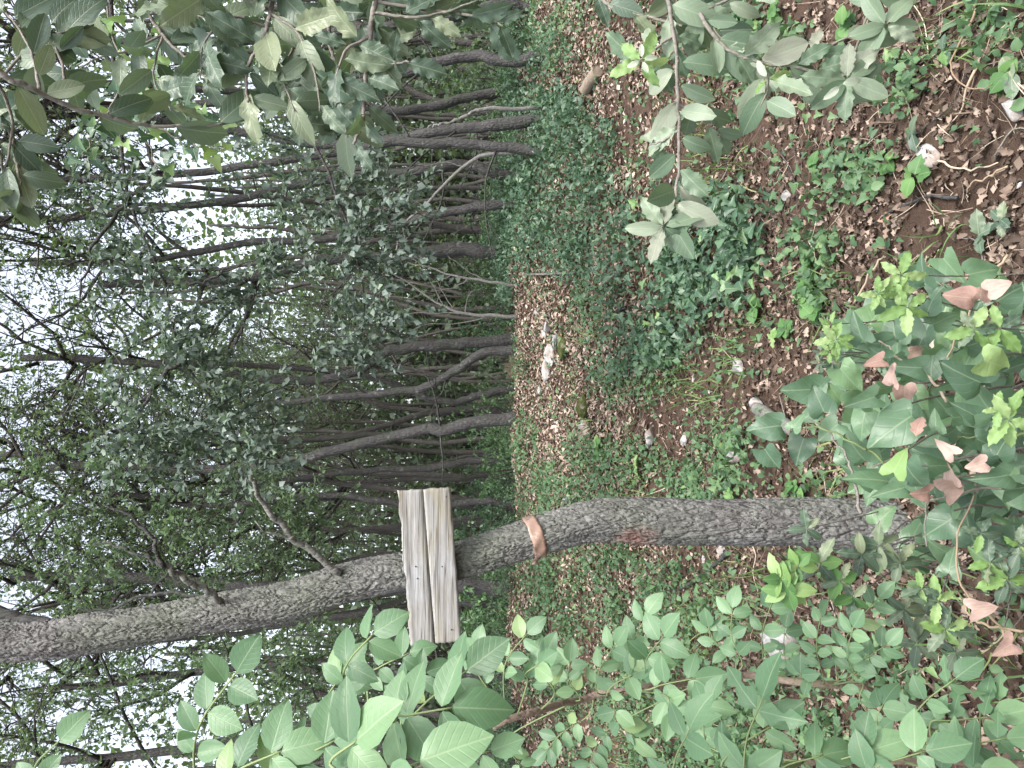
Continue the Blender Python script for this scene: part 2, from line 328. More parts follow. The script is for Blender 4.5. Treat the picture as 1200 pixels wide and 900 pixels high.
def plankmat():
    mt, t = newmat('weathered_plank'); b = NB(t); tc = b.n('ShaderNodeTexCoord').outputs['Object']; r = b.n('ShaderNodeObjectInfo').outputs['Random']
    ad = b.n('ShaderNodeVectorMath', operation='ADD'); b.put(ad.inputs[0], tc); cb = b.n('ShaderNodeCombineXYZ'); b.put(cb.inputs[2], b.math('MULTIPLY', r, 7.0)); b.put(cb.inputs[0], b.math('MULTIPLY', r, 3.0)); b.put(ad.inputs[1], cb.outputs[0])
    mp = b.n('ShaderNodeMapping'); b.put(mp.inputs[0], ad.outputs[0]); mp.inputs['Scale'].default_value = (2.2, 1, 42)
    g = b.noise(2.0, mp.outputs[0], 7, .68)
    mp2 = b.n('ShaderNodeMapping'); b.put(mp2.inputs[0], ad.outputs[0]); mp2.inputs['Scale'].default_value = (3.5, 1, 150)
    g2 = b.noise(2.4, mp2.outputs[0], 4, .7)
    col = b.ramp(g, [(.28, (.145, .138, .125)), (.42, (.215, .208, .195)), (.58, (.285, .282, .272)), (.75, (.35, .353, .35))])
    mp3 = b.n('ShaderNodeMapping'); b.put(mp3.inputs[0], ad.outputs[0]); mp3.inputs['Scale'].default_value = (3, 1, 14)
    st = b.noise(1.6, mp3.outputs[0], 5, .6); col = b.mix(b.mapr(st, .50, .66, 0, .7), col, (.23, .21, .135, 1))
    col = b.mix(b.mapr(b.noise(4.5, ad.outputs[0], 5, .6), .52, .66, 0, .75), col, (.31, .325, .345, 1))
    col = b.mix(b.mapr(g2, .54, .70, 0, .6), col, (.12, .105, .085, 1))
    mp5 = b.n('ShaderNodeMapping'); b.put(mp5.inputs[0], ad.outputs[0]); mp5.inputs['Scale'].default_value = (1.2, 1, 55)
    ck = b.math('ABSOLUTE', b.math('SUBTRACT', b.noise(1.3, mp5.outputs[0], 2, .5), .5)); col = b.mix(b.mapr(ck, .004, .03, .75, 0), col, (.07, .058, .045, 1))
    vo = b.n('ShaderNodeTexVoronoi'); mp4 = b.n('ShaderNodeMapping'); b.put(mp4.inputs[0], ad.outputs[0]); mp4.inputs['Scale'].default_value = (7, 1, 14); b.put(vo.inputs['Vector'], mp4.outputs[0]); b.put(vo.inputs['Scale'], 1.0)
    col = b.mix(b.mapr(vo.outputs[0], .06, .14, .8, 0), col, (.12, .09, .065, 1))
    b.out(b.bsdf(col, .85, b.bump(b.math('ADD', g, b.math('MULTIPLY', g2, -.5)), .55, .004), .25)); return mt
M['plank'] = plankmat()
def simplemat(name, col, rough=.6, metal=0.0, nscale=30, dark=.6, bump=.3):
    mt, t = newmat(name); b = NB(t); tc = b.n('ShaderNodeTexCoord').outputs['Object']; n1 = b.noise(nscale, tc, 5, .65)
    cc = b.mix(b.mapr(n1, .35, .7), c4([v * dark for v in col]), c4(col)); sh = b.n('ShaderNodeBsdfPrincipled')
    b.put(sh.inputs['Base Color'], cc); sh.inputs['Roughness'].default_value = rough; sh.inputs['Metallic'].default_value = metal; b.put(sh.inputs['Normal'], b.bump(n1, bump, .004)); b.out(sh.outputs[0]); return mt
M['nail'] = simplemat('rusty_nail', (.09, .07, .06), .6, .6, 200)
M['cut_wood'] = simplemat('cut_wood', (.27, .215, .16), .8, 0, 60)
M['tan_tape'] = None
def tapemat():
    mt, t = newmat('faded_orange_tape'); b = NB(t); tc = b.n('ShaderNodeTexCoord').outputs['Object']
    mp = b.n('ShaderNodeMapping'); b.put(mp.inputs[0], tc); mp.inputs['Scale'].default_value = (1, 1, .25); mp.inputs['Rotation'].default_value = (0, .5, 0)
    n1 = b.noise(60, mp.outputs[0], 4, .7); n2 = b.noise(12, tc, 3, .6)
    col = b.ramp(n2, [(.3, (.19, .12, .088)), (.6, (.255, .165, .125))])
    col = b.mix(b.mapr(n1, .57, .64, 0, .6), col, (.34, .26, .22, 1))
    b.out(b.bsdf(col, .45, b.bump(n1, .3, .004), .5)); return mt
M['tape'] = tapemat()

LEAFME = {}
def leafmeshes(kind, tpls, mat):
    LEAFME[kind] = [np_mesh(kind, V, F, M[mat], lv) for V, F, lv in tpls]; return LEAFME[kind]
for k, tp, mt in (('ash', ASH, 'ash'), ('ash_bite', [ASH_BITE], 'ash'), ('holm', HOLM, 'holm'), ('holm_t', HOLM_T, 'holm'), ('young', HOLM_T, 'young'), ('pale', HOLM + HOLM_T[:2], 'pale'), ('bloom', HOLM, 'bloom'), ('blight', HOLM_T, 'blight'),
                  ('smilax', HEART, 'smilax'), ('smilax_young', HEART, 'young'), ('pink', HEART, 'pinkdead'), ('pink_oak', DEAD, 'pinkdead'), ('ivy', IVY, 'ivy'), ('ivy_young', IVY, 'young'), ('bramble', BRAMBLE, 'bramble'), ('dead', DEAD, 'deadobj'), ('ash_young', ASH, 'young')):
    leafmeshes(k, tp, mt)
def leaf_obj(name, me, parent, ploc, base, D, N, L, wscale=1.0):
    o = bpy.data.objects.new(name, me); COL.objects.link(o)
    R = frames(np.array([D]), np.array([N]))[0]
    mw = Matrix([[R[i][0] * L * wscale, R[i][1] * L, R[i][2] * L, base[i] - ploc[i]] for i in range(3)] + [[0, 0, 0, 1]])
    if parent: o.parent = parent
    o.matrix_basis = mw; return o
def jit(v, s): return nrm(np.asarray(v) + RNG.normal(0, s, 3))

# ------------------------------------------------------------------ ground: one sheet to the horizon
def axis(lo, hi, step, far):
    a = np.arange(lo, hi + 1e-6, step); g = []; d = step * 2; x = hi
    while x < far: x += d; d *= 1.35; g.append(x)
    h = []; d = step * 2; x = lo
    while x > -far: x -= d; d *= 1.35; h.append(x)
    return np.array(h[::-1] + list(a) + g)
gx, gy = axis(-4.5, 4.8, .045, 700), axis(.2, 9.4, .045, 700)
X, Y = np.meshgrid(gx, gy); Z = height(X, Y)
nx, ny = len(gx), len(gy); i = np.arange(ny - 1)[:, None] * nx; j = np.arange(nx - 1)[None]
tag(link('ground', np_mesh('ground', np.stack([X, Y, Z], -1).reshape(-1, 3), np.stack([i + j, i + j + 1, i + nx + j + 1, i + nx + j], -1).reshape(-1, 4), M['soil'])), kind='structure')

# ------------------------------------------------------------------ the marked tree
NR = 860
def trunk_relief(P, R, nseg, plate_w=.0125, plate_h=.026, depth=.0056, seed=3):
    P = smooth_path(P, NR); s = np.concatenate([[0], np.cumsum(np.linalg.norm(np.diff(P, axis=0), axis=1))])
    R = np.interp(np.linspace(0, 1, NR), np.linspace(0, 1, len(R)), R)
    V, F = tube(P, R, nseg, False); V = V.reshape(NR, nseg, 3)
    a = np.linspace(0, 1, nseg, endpoint=False); ncell = int(round(2 * PI * R.mean() / plate_w))
    th = a[None] * 2 * PI; A0, S0 = np.broadcast_arrays(th, s[:, None]); cx, cy = np.cos(A0), np.sin(A0)
    def n3(k, fa, fs): return vnoise(cx * fa + cy * fa * .37 + 50, S0 * fs + cy * fa * .93, k) - .5
    def cells(nc, ph, k, warp):
        U = A0 / (2 * PI) * nc + n3(k, 9, 34) * warp + n3(k + 1, 4, 11) * warp * 1.3; W = S0 / ph + n3(k + 2, 8, 40) * warp + n3(k + 3, 3, 9) * warp * 1.4
        iu, iw = np.floor(U), np.floor(W); f1 = np.full(U.shape, 9.); f2 = f1.copy()
        for du in (-1, 0, 1):
            for dw in (-1, 0, 1):
                cu, cw = iu + du, iw + dw; q = np.mod(cu, nc); d = np.hypot(cu + hash2(q, cw, k) - U, cw + hash2(q, cw, k + 7) - W); m2 = np.minimum(np.maximum(d, f1), f2); f1 = np.minimum(f1, d); f2 = m2
        return f2 - f1
    e = np.clip(cells(ncell, plate_h, 3, 1.5) / (.20 + .3 * (n3(30, 6, 20) + .5)), 0, 1); e = e * e * (3 - 2 * e); e2 = np.clip(cells(int(ncell * 1.9), plate_h * .55, 13, 1.2) / .35, 0, 1)
    hgt = depth * (e - .6) + depth * .35 * (e2 - .5) + .003 * n3(8, 30, 160) + .016 * n3(9, 2, 4)
    C = P[:, None]; V = C + (V - C) * (1 + hgt / R[:, None])[..., None]
    return V.reshape(-1, 3), F, P, R
TY = 2.60
tc_img = [(1075, 630, 92), (1000, 616, 66), (930, 612, 58), (850, 613, 56), (770, 611, 55), (700, 609, 53), (650, 622, 48), (600, 638, 46), (550, 654, 46), (500, 667, 47), (450, 674, 48), (400, 685, 49), (350, 702, 50), (300, 712, 50), (250, 719, 49), (200, 727, 48), (150, 736, 48), (100, 744, 49), (50, 750, 50), (0, 750, 48), (-80, 748, 42), (-200, 738, 36), (-330, 720, 30)]
tP = np.array([at(a, b, TY) for a, b, w in tc_img]); tR = np.array([w * .5 * TY / FPX * (.93 if a > 500 else .88) for a, b, w in tc_img])
tP[0][2] = min(tP[0][2], float(height(*tP[0][:2])) - .08)
tV, tF, tPath, tRad = trunk_relief(tP, tR, 190)
paint = np.clip(1 - np.hypot((tV[:, 2] - at(740, 622, TY)[2]) / .10, (tV[:, 0] - at(740, 628, TY)[0] ) / .06), 0, 1) * (tV[:, 1] < TY)
base = tP[0].copy()
tree = thing('tree', 'grey barked leaning tree carrying the blank plank sign and orange band', 'tree', base)
link('trunk', np_mesh('trunk', tV - base, tF, M['bark'], rnd=paint), tree)
def branch(parent, ploc, pts, r0, r1, mat, name='branch', n=26, wob=.006, sides=7, seed=0):
    Q = smooth_path(pts, n, wob, seed); V, F = tube(Q, lerp_r(r0, r1, n, .8), sides); return link(name, np_mesh(name, V - np.asarray(ploc), F, M[mat]), parent)
def I(lst, y0, y1=None):
    y1 = y0 if y1 is None else y1; k = len(lst); return np.array([at(a, b, y0 + (y1 - y0) * q / max(k - 1, 1)) for q, (a, b) in enumerate(lst)])
branch(tree, base, I([(398, 672), (372, 650), (345, 630), (322, 608), (308, 590), (298, 572), (292, 558)], 2.550, 2.400), .014, .006, 'dead_wood', seed=1)
branch(tree, base, I([(345, 630), (330, 627), (316, 624), (300, 612)], 2.480, 2.450), .006, .002, 'dead_wood', n=12, seed=2)
branch(tree, base, I([(258, 704), (235, 688), (210, 672), (190, 663)], 2.540, 2.400), .012, .009, 'dead_wood', seed=3)
branch(tree, base, I([(192, 664), (184, 650), (178, 632), (160, 612), (145, 602), (120, 590)], 2.400, 2.350), .009, .003, 'bark_dark', seed=4)
branch(tree, base, I([(192, 664), (170, 652), (140, 640), (110, 636)], 2.400, 2.450), .008, .003, 'bark_dark', seed=5)
branch(tree, base, I([(258, 698), (235, 700), (210, 694), (170, 699), (120, 716), (90, 712)], 2.700, 2.900), .010, .004, 'bark_dark', seed=6)
branch(tree, base, I([(60, 735), (20, 726), (-30, 710), (-120, 680), (-220, 640)], 2.600, 2.800), .03, .02, 'bark_dark', n=30, sides=12, seed=7)
def sprays(centers, radius, ntw, nl, L, rng, droop=.3, tw_len=.35, flat=.5):
    """leafy twigs round the centres: leaf positions, directions, normals, twig start and end"""
    C = np.repeat(np.asarray(centers), ntw, 0); n = len(C); rr = np.repeat(np.broadcast_to(radius, len(centers)), ntw)[:, None]
    S0 = C + rng.normal(0, 1, (n, 3)) * rr * .55; D = nrm((S0 - C) / rr + rng.normal(0, .6, (n, 3)) + np.array([0, 0, -droop])); ln = tw_len * rng.uniform(.5, 1.2, n)[:, None]
    t = rng.uniform(.05, 1, (n, nl)); P = S0[:, None] + D[:, None] * ln[:, None] * t[..., None] - np.array([0, 0, 1.]) * (.25 * ln[:, None] * t[..., None] ** 2)
    LD = nrm(D[:, None] * .7 + rng.normal(0, .7, (n, nl, 3)) + np.array([0, 0, -.15])); N = nrm(rng.normal(0, flat, (n, nl, 3)) + np.array([0, -.25, 1.]))
    return P.reshape(-1, 3), LD.reshape(-1, 3), N.reshape(-1, 3), S0, S0 + D * ln - np.array([0, 0, .25]) * ln
def foliage_mesh(name, centers, radius, ntw, nl, L, mat, rng, tpls=MINI, **kw):
    P, D, N, a, b2 = sprays(centers, radius, ntw, nl, L, rng, **kw); n = len(P)
    V, F, lv, rd = scatter(tpls, P, frames(D, N), L * rng.uniform(.6, 1.25, n), rng.beta(2, 2.2, n), rng)
    return np_mesh(name, V, F, M[mat], None, rd, False), a, b2
def twig_mesh(name, a, b2, r, mat, sides=3):
    parts = []
    for p, q in zip(a, b2): parts.append(tube(np.array([p, (p + q) / 2 + (0, 0, .02), q]), np.array([r, r * .8, r * .4]), sides, False))
    V, F = merge(parts); return np_mesh(name, V, F, M[mat])
r_ = np.random.default_rng(5)
cc = [at(a, b, y) for a, b, y in ((-330, 690, 2.9), (-370, 640, 3.0), (-380, 740, 2.7), (-450, 700, 3.0), (-340, 800, 2.9))]
me, a, b2 = foliage_mesh('crown', np.array(cc) - base, .45, 26, 14, .06, 'green', r_); tag(link('crown', me, tree), kind='stuff')
V, F = tube(smooth_path(np.vstack([[tP[-1] - (0, 0, .1)], [tP[-1] + (.1, .2, .5)], [tP[-1] + (.15, .3, 1.2)]]), 10), lerp_r(tR[-1], .02, 10), 8); link('branch', np_mesh('branch', V - base, F, M['bark']), tree)

# tape band wrapped round the trunk
def ring_at(zc, dz, off, n=40, rows=6):
    k = np.argmin(abs(tPath[:, 2] - zc)); T = nrm(tPath[k + 6] - tPath[k - 6]); A = nrm(np.cross(T, [0, 1., 0])); B = np.cross(T, A); V = []
    rr = tRad[k] + off
    for i in range(rows):
        f = i / (rows - 1) - .5
        for j in range(n):
            th = 2 * PI * j / n; w = .0025 * math.sin(7 * th + i) + .002 * math.sin(13 * th + 2 * i)
            V.append(tPath[k] + T * (f * dz + .005 * math.sin(2 * th + 1) + f * .012 * (hash2(j, i, 3) - .5)) + (A * math.cos(th) + B * math.sin(th)) * (rr + w))
    V = np.array(V); i = np.arange(rows - 1)[:, None] * n; j = np.arange(n)[None]
    F = np.stack([i + j, i + (j + 1) % n, i + n + (j + 1) % n, i + n + j], -1).reshape(-1, 4); return V, F, tPath[k], tRad[k]
V, F, pc, pr = ring_at(at(627, 630, TY)[2], .046, .009)
tape = thing('marker_tape', 'faded orange tape band wrapped round the leaning trunk below the sign', 'tape', pc)
o = link('band', np_mesh('band', V - pc, F, M['tape']), tape); s = o.modifiers.new('thickness', 'SOLIDIFY'); s.thickness = .0015
e0 = pc + np.array([-pr - .002, -.02, -.005]); E = []
for k in range(5):
    for f in (-1, 1): E.append(e0 + np.array([-.012 * k / 2, -.004 * math.sin(k * 2), f * .014 * (1 - k * .12) + .006 * k * .5]))
o = link('loose_end', np_mesh('loose_end', np.array(E) - pc, np.array([(2 * k, 2 * k + 1, 2 * k + 3, 2 * k + 2) for k in range(4)]), M['tape']), tape); s = o.modifiers.new('thickness', 'SOLIDIFY'); s.thickness = .0015

# the blank sign: two weathered planks
SY = 2.500
sa, sb, sc_, sd = at(467, 575, SY), at(528, 571, SY), at(541, 750, SY), at(481, 757, SY)      # top right, bottom right, bottom left, top left as it hangs
s_o = (sa + sb + sc_ + sd) / 4
sign = thing('plank_sign', 'blank weathered sign of two grey planks nailed to the leaning tree', 'sign', s_o)
def plank(q0, q1, q2, q3, seed, thick=.024, lean=0.0, k0=1., k1=1.):
    r = np.random.default_rng(seed); nu, nv = 90, 12; V = []
    u = np.linspace(0, 1, nu); v = np.linspace(0, 1, nv)
    e0 = (vnoise(u * 14, u * 0, seed) - .5) * .008 + (vnoise(u * 45, u * 0, seed + 1) - .5) * .004; e1 = (vnoise(u * 11, u * 0, seed + 2) - .5) * .006 + (vnoise(u * 40, u * 0, seed + 3) - .5) * .003
    ends = [(vnoise(v * 9, v * 0, seed + 5) - .5) * .005, (vnoise(v * 9, v * 0, seed + 6) - .5) * .006]
    along = nrm(q3 - q0)
    for side in (0, 1):
        for i in range(nu):
            A = q0 + (q3 - q0) * u[i]; B = q1 + (q2 - q1) * u[i]; W = nrm(B - A); A = A + W * e0[i] * k0; B = B + W * e1[i] * k1
            for j in range(nv):
                p = A + (B - A) * v[j]; ed = min(i, nu - 1 - i)
                if ed < 3: p = p + along * (ends[0][j] if i < 3 else ends[1][j]) * (1 - ed / 3)
                dz = (vnoise(u[i] * 9, v[j] * 30, seed + 7) - .5) * .003 + (vnoise(u[i] * 2, v[j] * 3, seed + 8) - .5) * .004
                bev = .004 * (j in (0, nv - 1)) + .003 * (ed == 0)
                y = (-thick / 2 + bev + dz) if side == 0 else (thick / 2 - bev)
                V.append(p + np.array([0, y + lean * (u[i] - .5), 0]))
    V = np.array(V); n1 = nu * nv; i = np.arange(nu - 1)[:, None] * nv; j = np.arange(nv - 1)[None]
    f = np.stack([i + j, i + j + 1, i + nv + j + 1, i + nv + j], -1).reshape(-1, 4); Fs = [f[:, ::-1], f + n1]
    per = [k for k in range(nv)] + [k * nv + nv - 1 for k in range(1, nu)] + [(nu - 1) * nv + k for k in range(nv - 2, -1, -1)] + [k * nv for k in range(nu - 2, 0, -1)]
    per = np.array(per); nxt = np.roll(per, -1); Fs.append(np.stack([per, nxt, nxt + n1, per + n1], -1))
    return V, np.vstack(Fs)
fr = .475
m0, m1 = sa + (sb - sa) * fr, sd + (sc_ - sd) * fr; gap = nrm(sb - sa) * .0014
V, F = plank(sa, m0 - gap * .6, m1 - gap, sd, 31, .024, 0, 1, .12); link('plank', np_mesh('plank', V - s_o, F, M['plank']), sign)
V, F = plank(m0 + gap * .6, sb, sc_, m1 + gap, 57, .027, .004, .12, .5); link('plank', np_mesh('plank', V - s_o, F, M['plank']), sign)
# cross batten on the back
bc = at(508, 668, SY + .022); V, F = tube(np.array([bc + (0, 0, -.07), bc + (0, 0, .07)]), np.array([.013, .013]), 4); link('batten', np_mesh('batten', V - s_o, F, M['plank'], smooth=False), sign)
def nail_mesh():
    a = np.linspace(0, 2 * PI, 10, endpoint=False); V = [(0, -.0035, 0)] + [(.0035 * math.cos(t), -.0025, .0035 * math.sin(t)) for t in a] + [(.004 * math.cos(t), 0.001, .004 * math.sin(t)) for t in a]
    F4 = [(1 + k, 1 + (k + 1) % 10, 11 + (k + 1) % 10, 11 + k) for k in range(10)]; F3 = [(0, 1 + (k + 1) % 10, 1 + k) for k in range(10)]
    return np_mesh('nail', np.array(V), [np.array(F4), np.array(F3)], M['nail'])
nm = nail_mesh()
for a, b in ((487, 664), (489, 678), (529, 738), (518, 664), (523, 582)): link('nail', nm, sign, at(a, b, SY - .0140) - s_o).scale = (.65, .65, .65)

# ------------------------------------------------------------------ trees of the wood beyond the path
def crown_template(seed, nlimb=7, size=1.0, leaf=.06, ntw=5, nl=38, mat='crown'):
    r = np.random.default_rng(seed); limbs, cent, bare = [], [], []
    for k in range(nlimb):
        az = k * 2.4 + r.uniform(-.5, .5); z0 = r.uniform(0, 2.2) * size; el = r.uniform(.2, .9); ln = r.uniform(1.0, 2.1) * size * (1 - .12 * z0)
        d = np.array([math.cos(az) * math.cos(el), math.sin(az) * math.cos(el), math.sin(el)]); p0 = np.array([0, 0, z0])
        P = np.array([p0, p0 + d * ln * .35 + (0, 0, .05), p0 + d * ln * .7 + (0, 0, .22), p0 + d * ln + (0, 0, .45)]); Q = smooth_path(P, 10, .035, seed * 31 + k)
        parts = [tube(Q, lerp_r(.026 * size, .006, 10), 5)]
        for q in range(8):
            i = r.integers(2, 10); dd = nrm(d + r.normal(0, .7, 3)); e = Q[i] + dd * r.uniform(.35, .8) * size; parts.append(tube(smooth_path(np.array([Q[i], (Q[i] + e) / 2 + r.normal(0, .05, 3), e]), 6), lerp_r(.009, .003, 6), 4))
            if q < 5: cent.append(e)
            for w in range(2): ee = e * .6 + Q[i] * .4; parts.append(tube(np.array([ee, ee + nrm(dd + r.normal(0, .8, 3)) * r.uniform(.2, .5)]), np.array([.0045, .002]), 3))
        cent += [Q[-1], Q[6]]
        V, F = merge(parts); limbs.append(np_mesh('branch', V, F, M['bark_far']))
    me, a, b2 = foliage_mesh('crown', np.array(cent), .34 * size, ntw, nl, leaf, mat, r, tw_len=.45); return limbs, me
CROWNS = [crown_template(101 + k, 7 + k % 3, 1.0, .055, 4, 11 + 3 * (k % 3)) for k in range(6)]
def wood_tree(name, label, P, R, group=None, crown=True, mat='bark_far', seed=0, sides=9, cscale=1.0, n=34, wob=.012, low=0):
    P = np.asarray(P, float); b0 = P[0].copy(); t = thing(name, label, 'tree', b0, group)
    Q = smooth_path(P, n, wob, seed); rr = np.interp(np.linspace(0, 1, n), np.linspace(0, 1, len(R)), R) * (1 + .12 * (np.random.default_rng(seed).uniform(-.5, .5, n))); rr[0] *= 1.35
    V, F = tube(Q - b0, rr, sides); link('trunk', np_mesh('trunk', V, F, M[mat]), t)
    if crown:
        limbs, me = CROWNS[seed % len(CROWNS)]; top = Q[-1] - b0; rz = seed * 1.7; o = top - np.array([0, 0, 1.8 * cscale])
        k = np.argmin(abs(Q[:, 2] - b0[2] - o[2])); o = Q[k] - b0
        for lm in limbs + [me]:
            c = link('crown' if lm is me else 'branch', lm, t, o); c.rotation_euler = (0, 0, rz); c.scale = (cscale,) * 3
            if lm is me: c['kind'] = 'stuff'
    rg = np.random.default_rng(seed + 999)
    for q in range(low):                     # bare dead side branches low on the trunk
        i = rg.integers(int(n * .12), int(n * .6)); d = nrm(np.array([rg.choice([-1, 1]) * rg.uniform(.4, 1), rg.uniform(-.5, .3), rg.uniform(-.1, .9)])); ln = rg.uniform(.5, 1.3); S = Q[i] - b0
        parts = [tube(smooth_path(np.array([S, S + d * ln * .5 + rg.normal(0, .05, 3), S + d * ln + rg.normal(0, .12, 3)]), 9, .012, int(q + seed)), lerp_r(.013, .004, 9), 4)]
        for w in range(4):
            f = rg.uniform(.4, 1); s0 = S + d * ln * f; parts.append(tube(np.array([s0, s0 + nrm(d + rg.normal(0, .6, 3)) * rg.uniform(.2, .5)]), np.array([.005, .002]), 3))
        V, F = merge(parts); link('branch', np_mesh('branch', V, F, M[mat]), t)
    return t
def hero(label, lst, y0, w0, w1, ztop=6, seed=0, y1=None, mat='bark_dark', low=2, crown=True):
    ztop = 5.6 + 1.6 * ((seed * 7) % 5) / 4; P = list(I(lst, y0, y1)); P[0][2] = float(height(P[0][0], P[0][1])) - .05
    if crown:
        d = P[-1] - P[-2]; d[2] = max(d[2], .2); d = d / d[2]; d[:2] *= .6; rest = ztop - P[-1][2]
        if rest > .3: P += [P[-1] + d * rest * .5, P[-1] + d * rest * .5 + np.array([d[0] * .2, .0, 1]) * rest * .5]
    k = len(P); s = .5 * y0 / FPX; R = np.linspace(w0 * s * .76, w1 * s * .66, k)
    return wood_tree('tree', label, P, R, None, crown, mat, seed, 12, 1.0, 44, .012, low)
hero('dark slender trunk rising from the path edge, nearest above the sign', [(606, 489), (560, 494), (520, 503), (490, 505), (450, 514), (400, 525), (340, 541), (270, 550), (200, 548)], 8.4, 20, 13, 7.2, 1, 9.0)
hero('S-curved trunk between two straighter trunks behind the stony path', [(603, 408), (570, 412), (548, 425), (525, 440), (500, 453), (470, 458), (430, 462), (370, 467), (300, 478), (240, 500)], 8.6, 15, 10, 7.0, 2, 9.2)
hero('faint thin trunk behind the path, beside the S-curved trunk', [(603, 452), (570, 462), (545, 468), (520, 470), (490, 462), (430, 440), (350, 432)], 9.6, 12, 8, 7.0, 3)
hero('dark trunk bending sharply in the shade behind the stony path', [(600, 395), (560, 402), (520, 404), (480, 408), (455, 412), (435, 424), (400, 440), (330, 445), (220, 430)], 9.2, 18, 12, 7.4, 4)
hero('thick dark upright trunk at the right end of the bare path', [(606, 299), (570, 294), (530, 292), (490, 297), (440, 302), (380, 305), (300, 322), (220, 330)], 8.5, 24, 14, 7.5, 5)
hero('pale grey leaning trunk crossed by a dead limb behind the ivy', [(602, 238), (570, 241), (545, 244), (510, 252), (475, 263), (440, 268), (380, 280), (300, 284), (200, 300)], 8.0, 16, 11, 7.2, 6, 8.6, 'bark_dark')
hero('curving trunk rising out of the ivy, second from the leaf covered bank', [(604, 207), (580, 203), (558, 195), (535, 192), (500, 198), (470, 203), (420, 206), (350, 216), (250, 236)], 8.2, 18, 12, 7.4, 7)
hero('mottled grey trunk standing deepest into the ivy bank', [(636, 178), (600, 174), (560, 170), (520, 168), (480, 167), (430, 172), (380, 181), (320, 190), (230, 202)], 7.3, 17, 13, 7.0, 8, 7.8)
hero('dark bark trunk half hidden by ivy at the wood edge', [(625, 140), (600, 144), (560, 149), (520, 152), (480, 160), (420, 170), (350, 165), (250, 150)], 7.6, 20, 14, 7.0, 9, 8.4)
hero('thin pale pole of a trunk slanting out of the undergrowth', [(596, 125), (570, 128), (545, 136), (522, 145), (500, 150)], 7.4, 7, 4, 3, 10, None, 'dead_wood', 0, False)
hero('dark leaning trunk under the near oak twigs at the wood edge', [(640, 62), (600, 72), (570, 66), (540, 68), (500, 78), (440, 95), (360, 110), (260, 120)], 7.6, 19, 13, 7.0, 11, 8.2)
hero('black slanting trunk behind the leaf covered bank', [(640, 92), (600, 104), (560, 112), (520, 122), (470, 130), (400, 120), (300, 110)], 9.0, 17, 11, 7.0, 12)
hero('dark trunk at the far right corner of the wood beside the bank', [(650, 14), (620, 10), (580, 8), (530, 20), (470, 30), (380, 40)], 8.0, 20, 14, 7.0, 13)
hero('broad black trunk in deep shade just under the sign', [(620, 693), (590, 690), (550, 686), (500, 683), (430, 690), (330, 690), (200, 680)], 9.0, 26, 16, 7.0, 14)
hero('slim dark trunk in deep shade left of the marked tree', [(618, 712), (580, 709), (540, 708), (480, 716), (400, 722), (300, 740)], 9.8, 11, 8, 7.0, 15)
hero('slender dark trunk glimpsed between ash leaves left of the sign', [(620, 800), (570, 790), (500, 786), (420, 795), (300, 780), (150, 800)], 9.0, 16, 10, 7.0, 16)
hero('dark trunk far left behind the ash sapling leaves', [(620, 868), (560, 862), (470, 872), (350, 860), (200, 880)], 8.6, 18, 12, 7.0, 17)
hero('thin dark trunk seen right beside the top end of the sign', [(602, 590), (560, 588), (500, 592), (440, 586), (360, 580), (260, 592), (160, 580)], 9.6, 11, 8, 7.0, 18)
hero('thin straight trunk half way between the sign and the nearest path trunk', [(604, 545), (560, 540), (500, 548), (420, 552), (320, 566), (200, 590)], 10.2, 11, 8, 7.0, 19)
rt = np.random.default_rng(77); placed = []
tries = 0
while len(placed) < 120 and tries < 4000:
    tries += 1; y = rt.uniform(10, 27); x = rt.uniform(-.58, .58) * y
    if any((x - a) ** 2 + (y - b) ** 2 < (.42 + .015 * y) ** 2 for a, b in placed): continue
    placed.append((x, y))
for k, (x, y) in enumerate(placed):
    z = float(height(x, y)) - .05; h = rt.uniform(4.4, 6.8); lx, ly = rt.normal(0, .5), rt.normal(0, .3)
    P = [(x, y, z), (x + lx * .15 + rt.normal(0, .1), y, z + h * .25), (x + lx * .5 + rt.normal(0, .15), y + ly * .5, z + h * .55), (x + lx * .9, y + ly, z + h * .8), (x + lx, y + ly, z + h)]
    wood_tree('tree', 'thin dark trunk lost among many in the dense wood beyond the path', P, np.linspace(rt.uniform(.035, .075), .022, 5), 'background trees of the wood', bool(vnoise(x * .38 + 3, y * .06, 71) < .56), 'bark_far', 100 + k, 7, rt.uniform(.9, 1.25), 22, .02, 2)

# far wood: one mass
rf = np.random.default_rng(9); n = 210000
y = rf.uniform(22, 46, n); x = rf.uniform(-.62, .62, n) * y; hz = rf.uniform(0, 1, n) ** 1.3
zz = -2.5 + hz * 16; keep = (vnoise(x * .5, zz * .6, 40) + .35 * vnoise(x * 1.7, zz * 1.7, 41)) > (.10 + .75 * np.clip((zz - 4.2) / 7, 0, 1)); x, y, zz = x[keep], y[keep], zz[keep]; n = len(x)
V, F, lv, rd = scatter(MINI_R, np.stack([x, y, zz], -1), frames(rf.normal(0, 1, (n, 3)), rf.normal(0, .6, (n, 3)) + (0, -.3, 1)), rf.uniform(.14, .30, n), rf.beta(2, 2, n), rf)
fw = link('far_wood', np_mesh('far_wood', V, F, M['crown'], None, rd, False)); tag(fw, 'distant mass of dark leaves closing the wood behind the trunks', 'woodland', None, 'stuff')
parts = []
for k in range(320):
    y = rf.uniform(24, 42); x = rf.uniform(-.6, .6) * y; z = float(height(x, y)); l = rf.normal(0, .5); parts.append(tube(np.array([(x, y, z - .1), (x + l * .3, y, z + 3), (x + l, y, z + 8)]), np.array([.085, .065, .03]), 5, False))
V, F = merge(parts); tag(link('trunks', np_mesh('trunks', V, F, M['bark_far']), fw), kind='stuff')

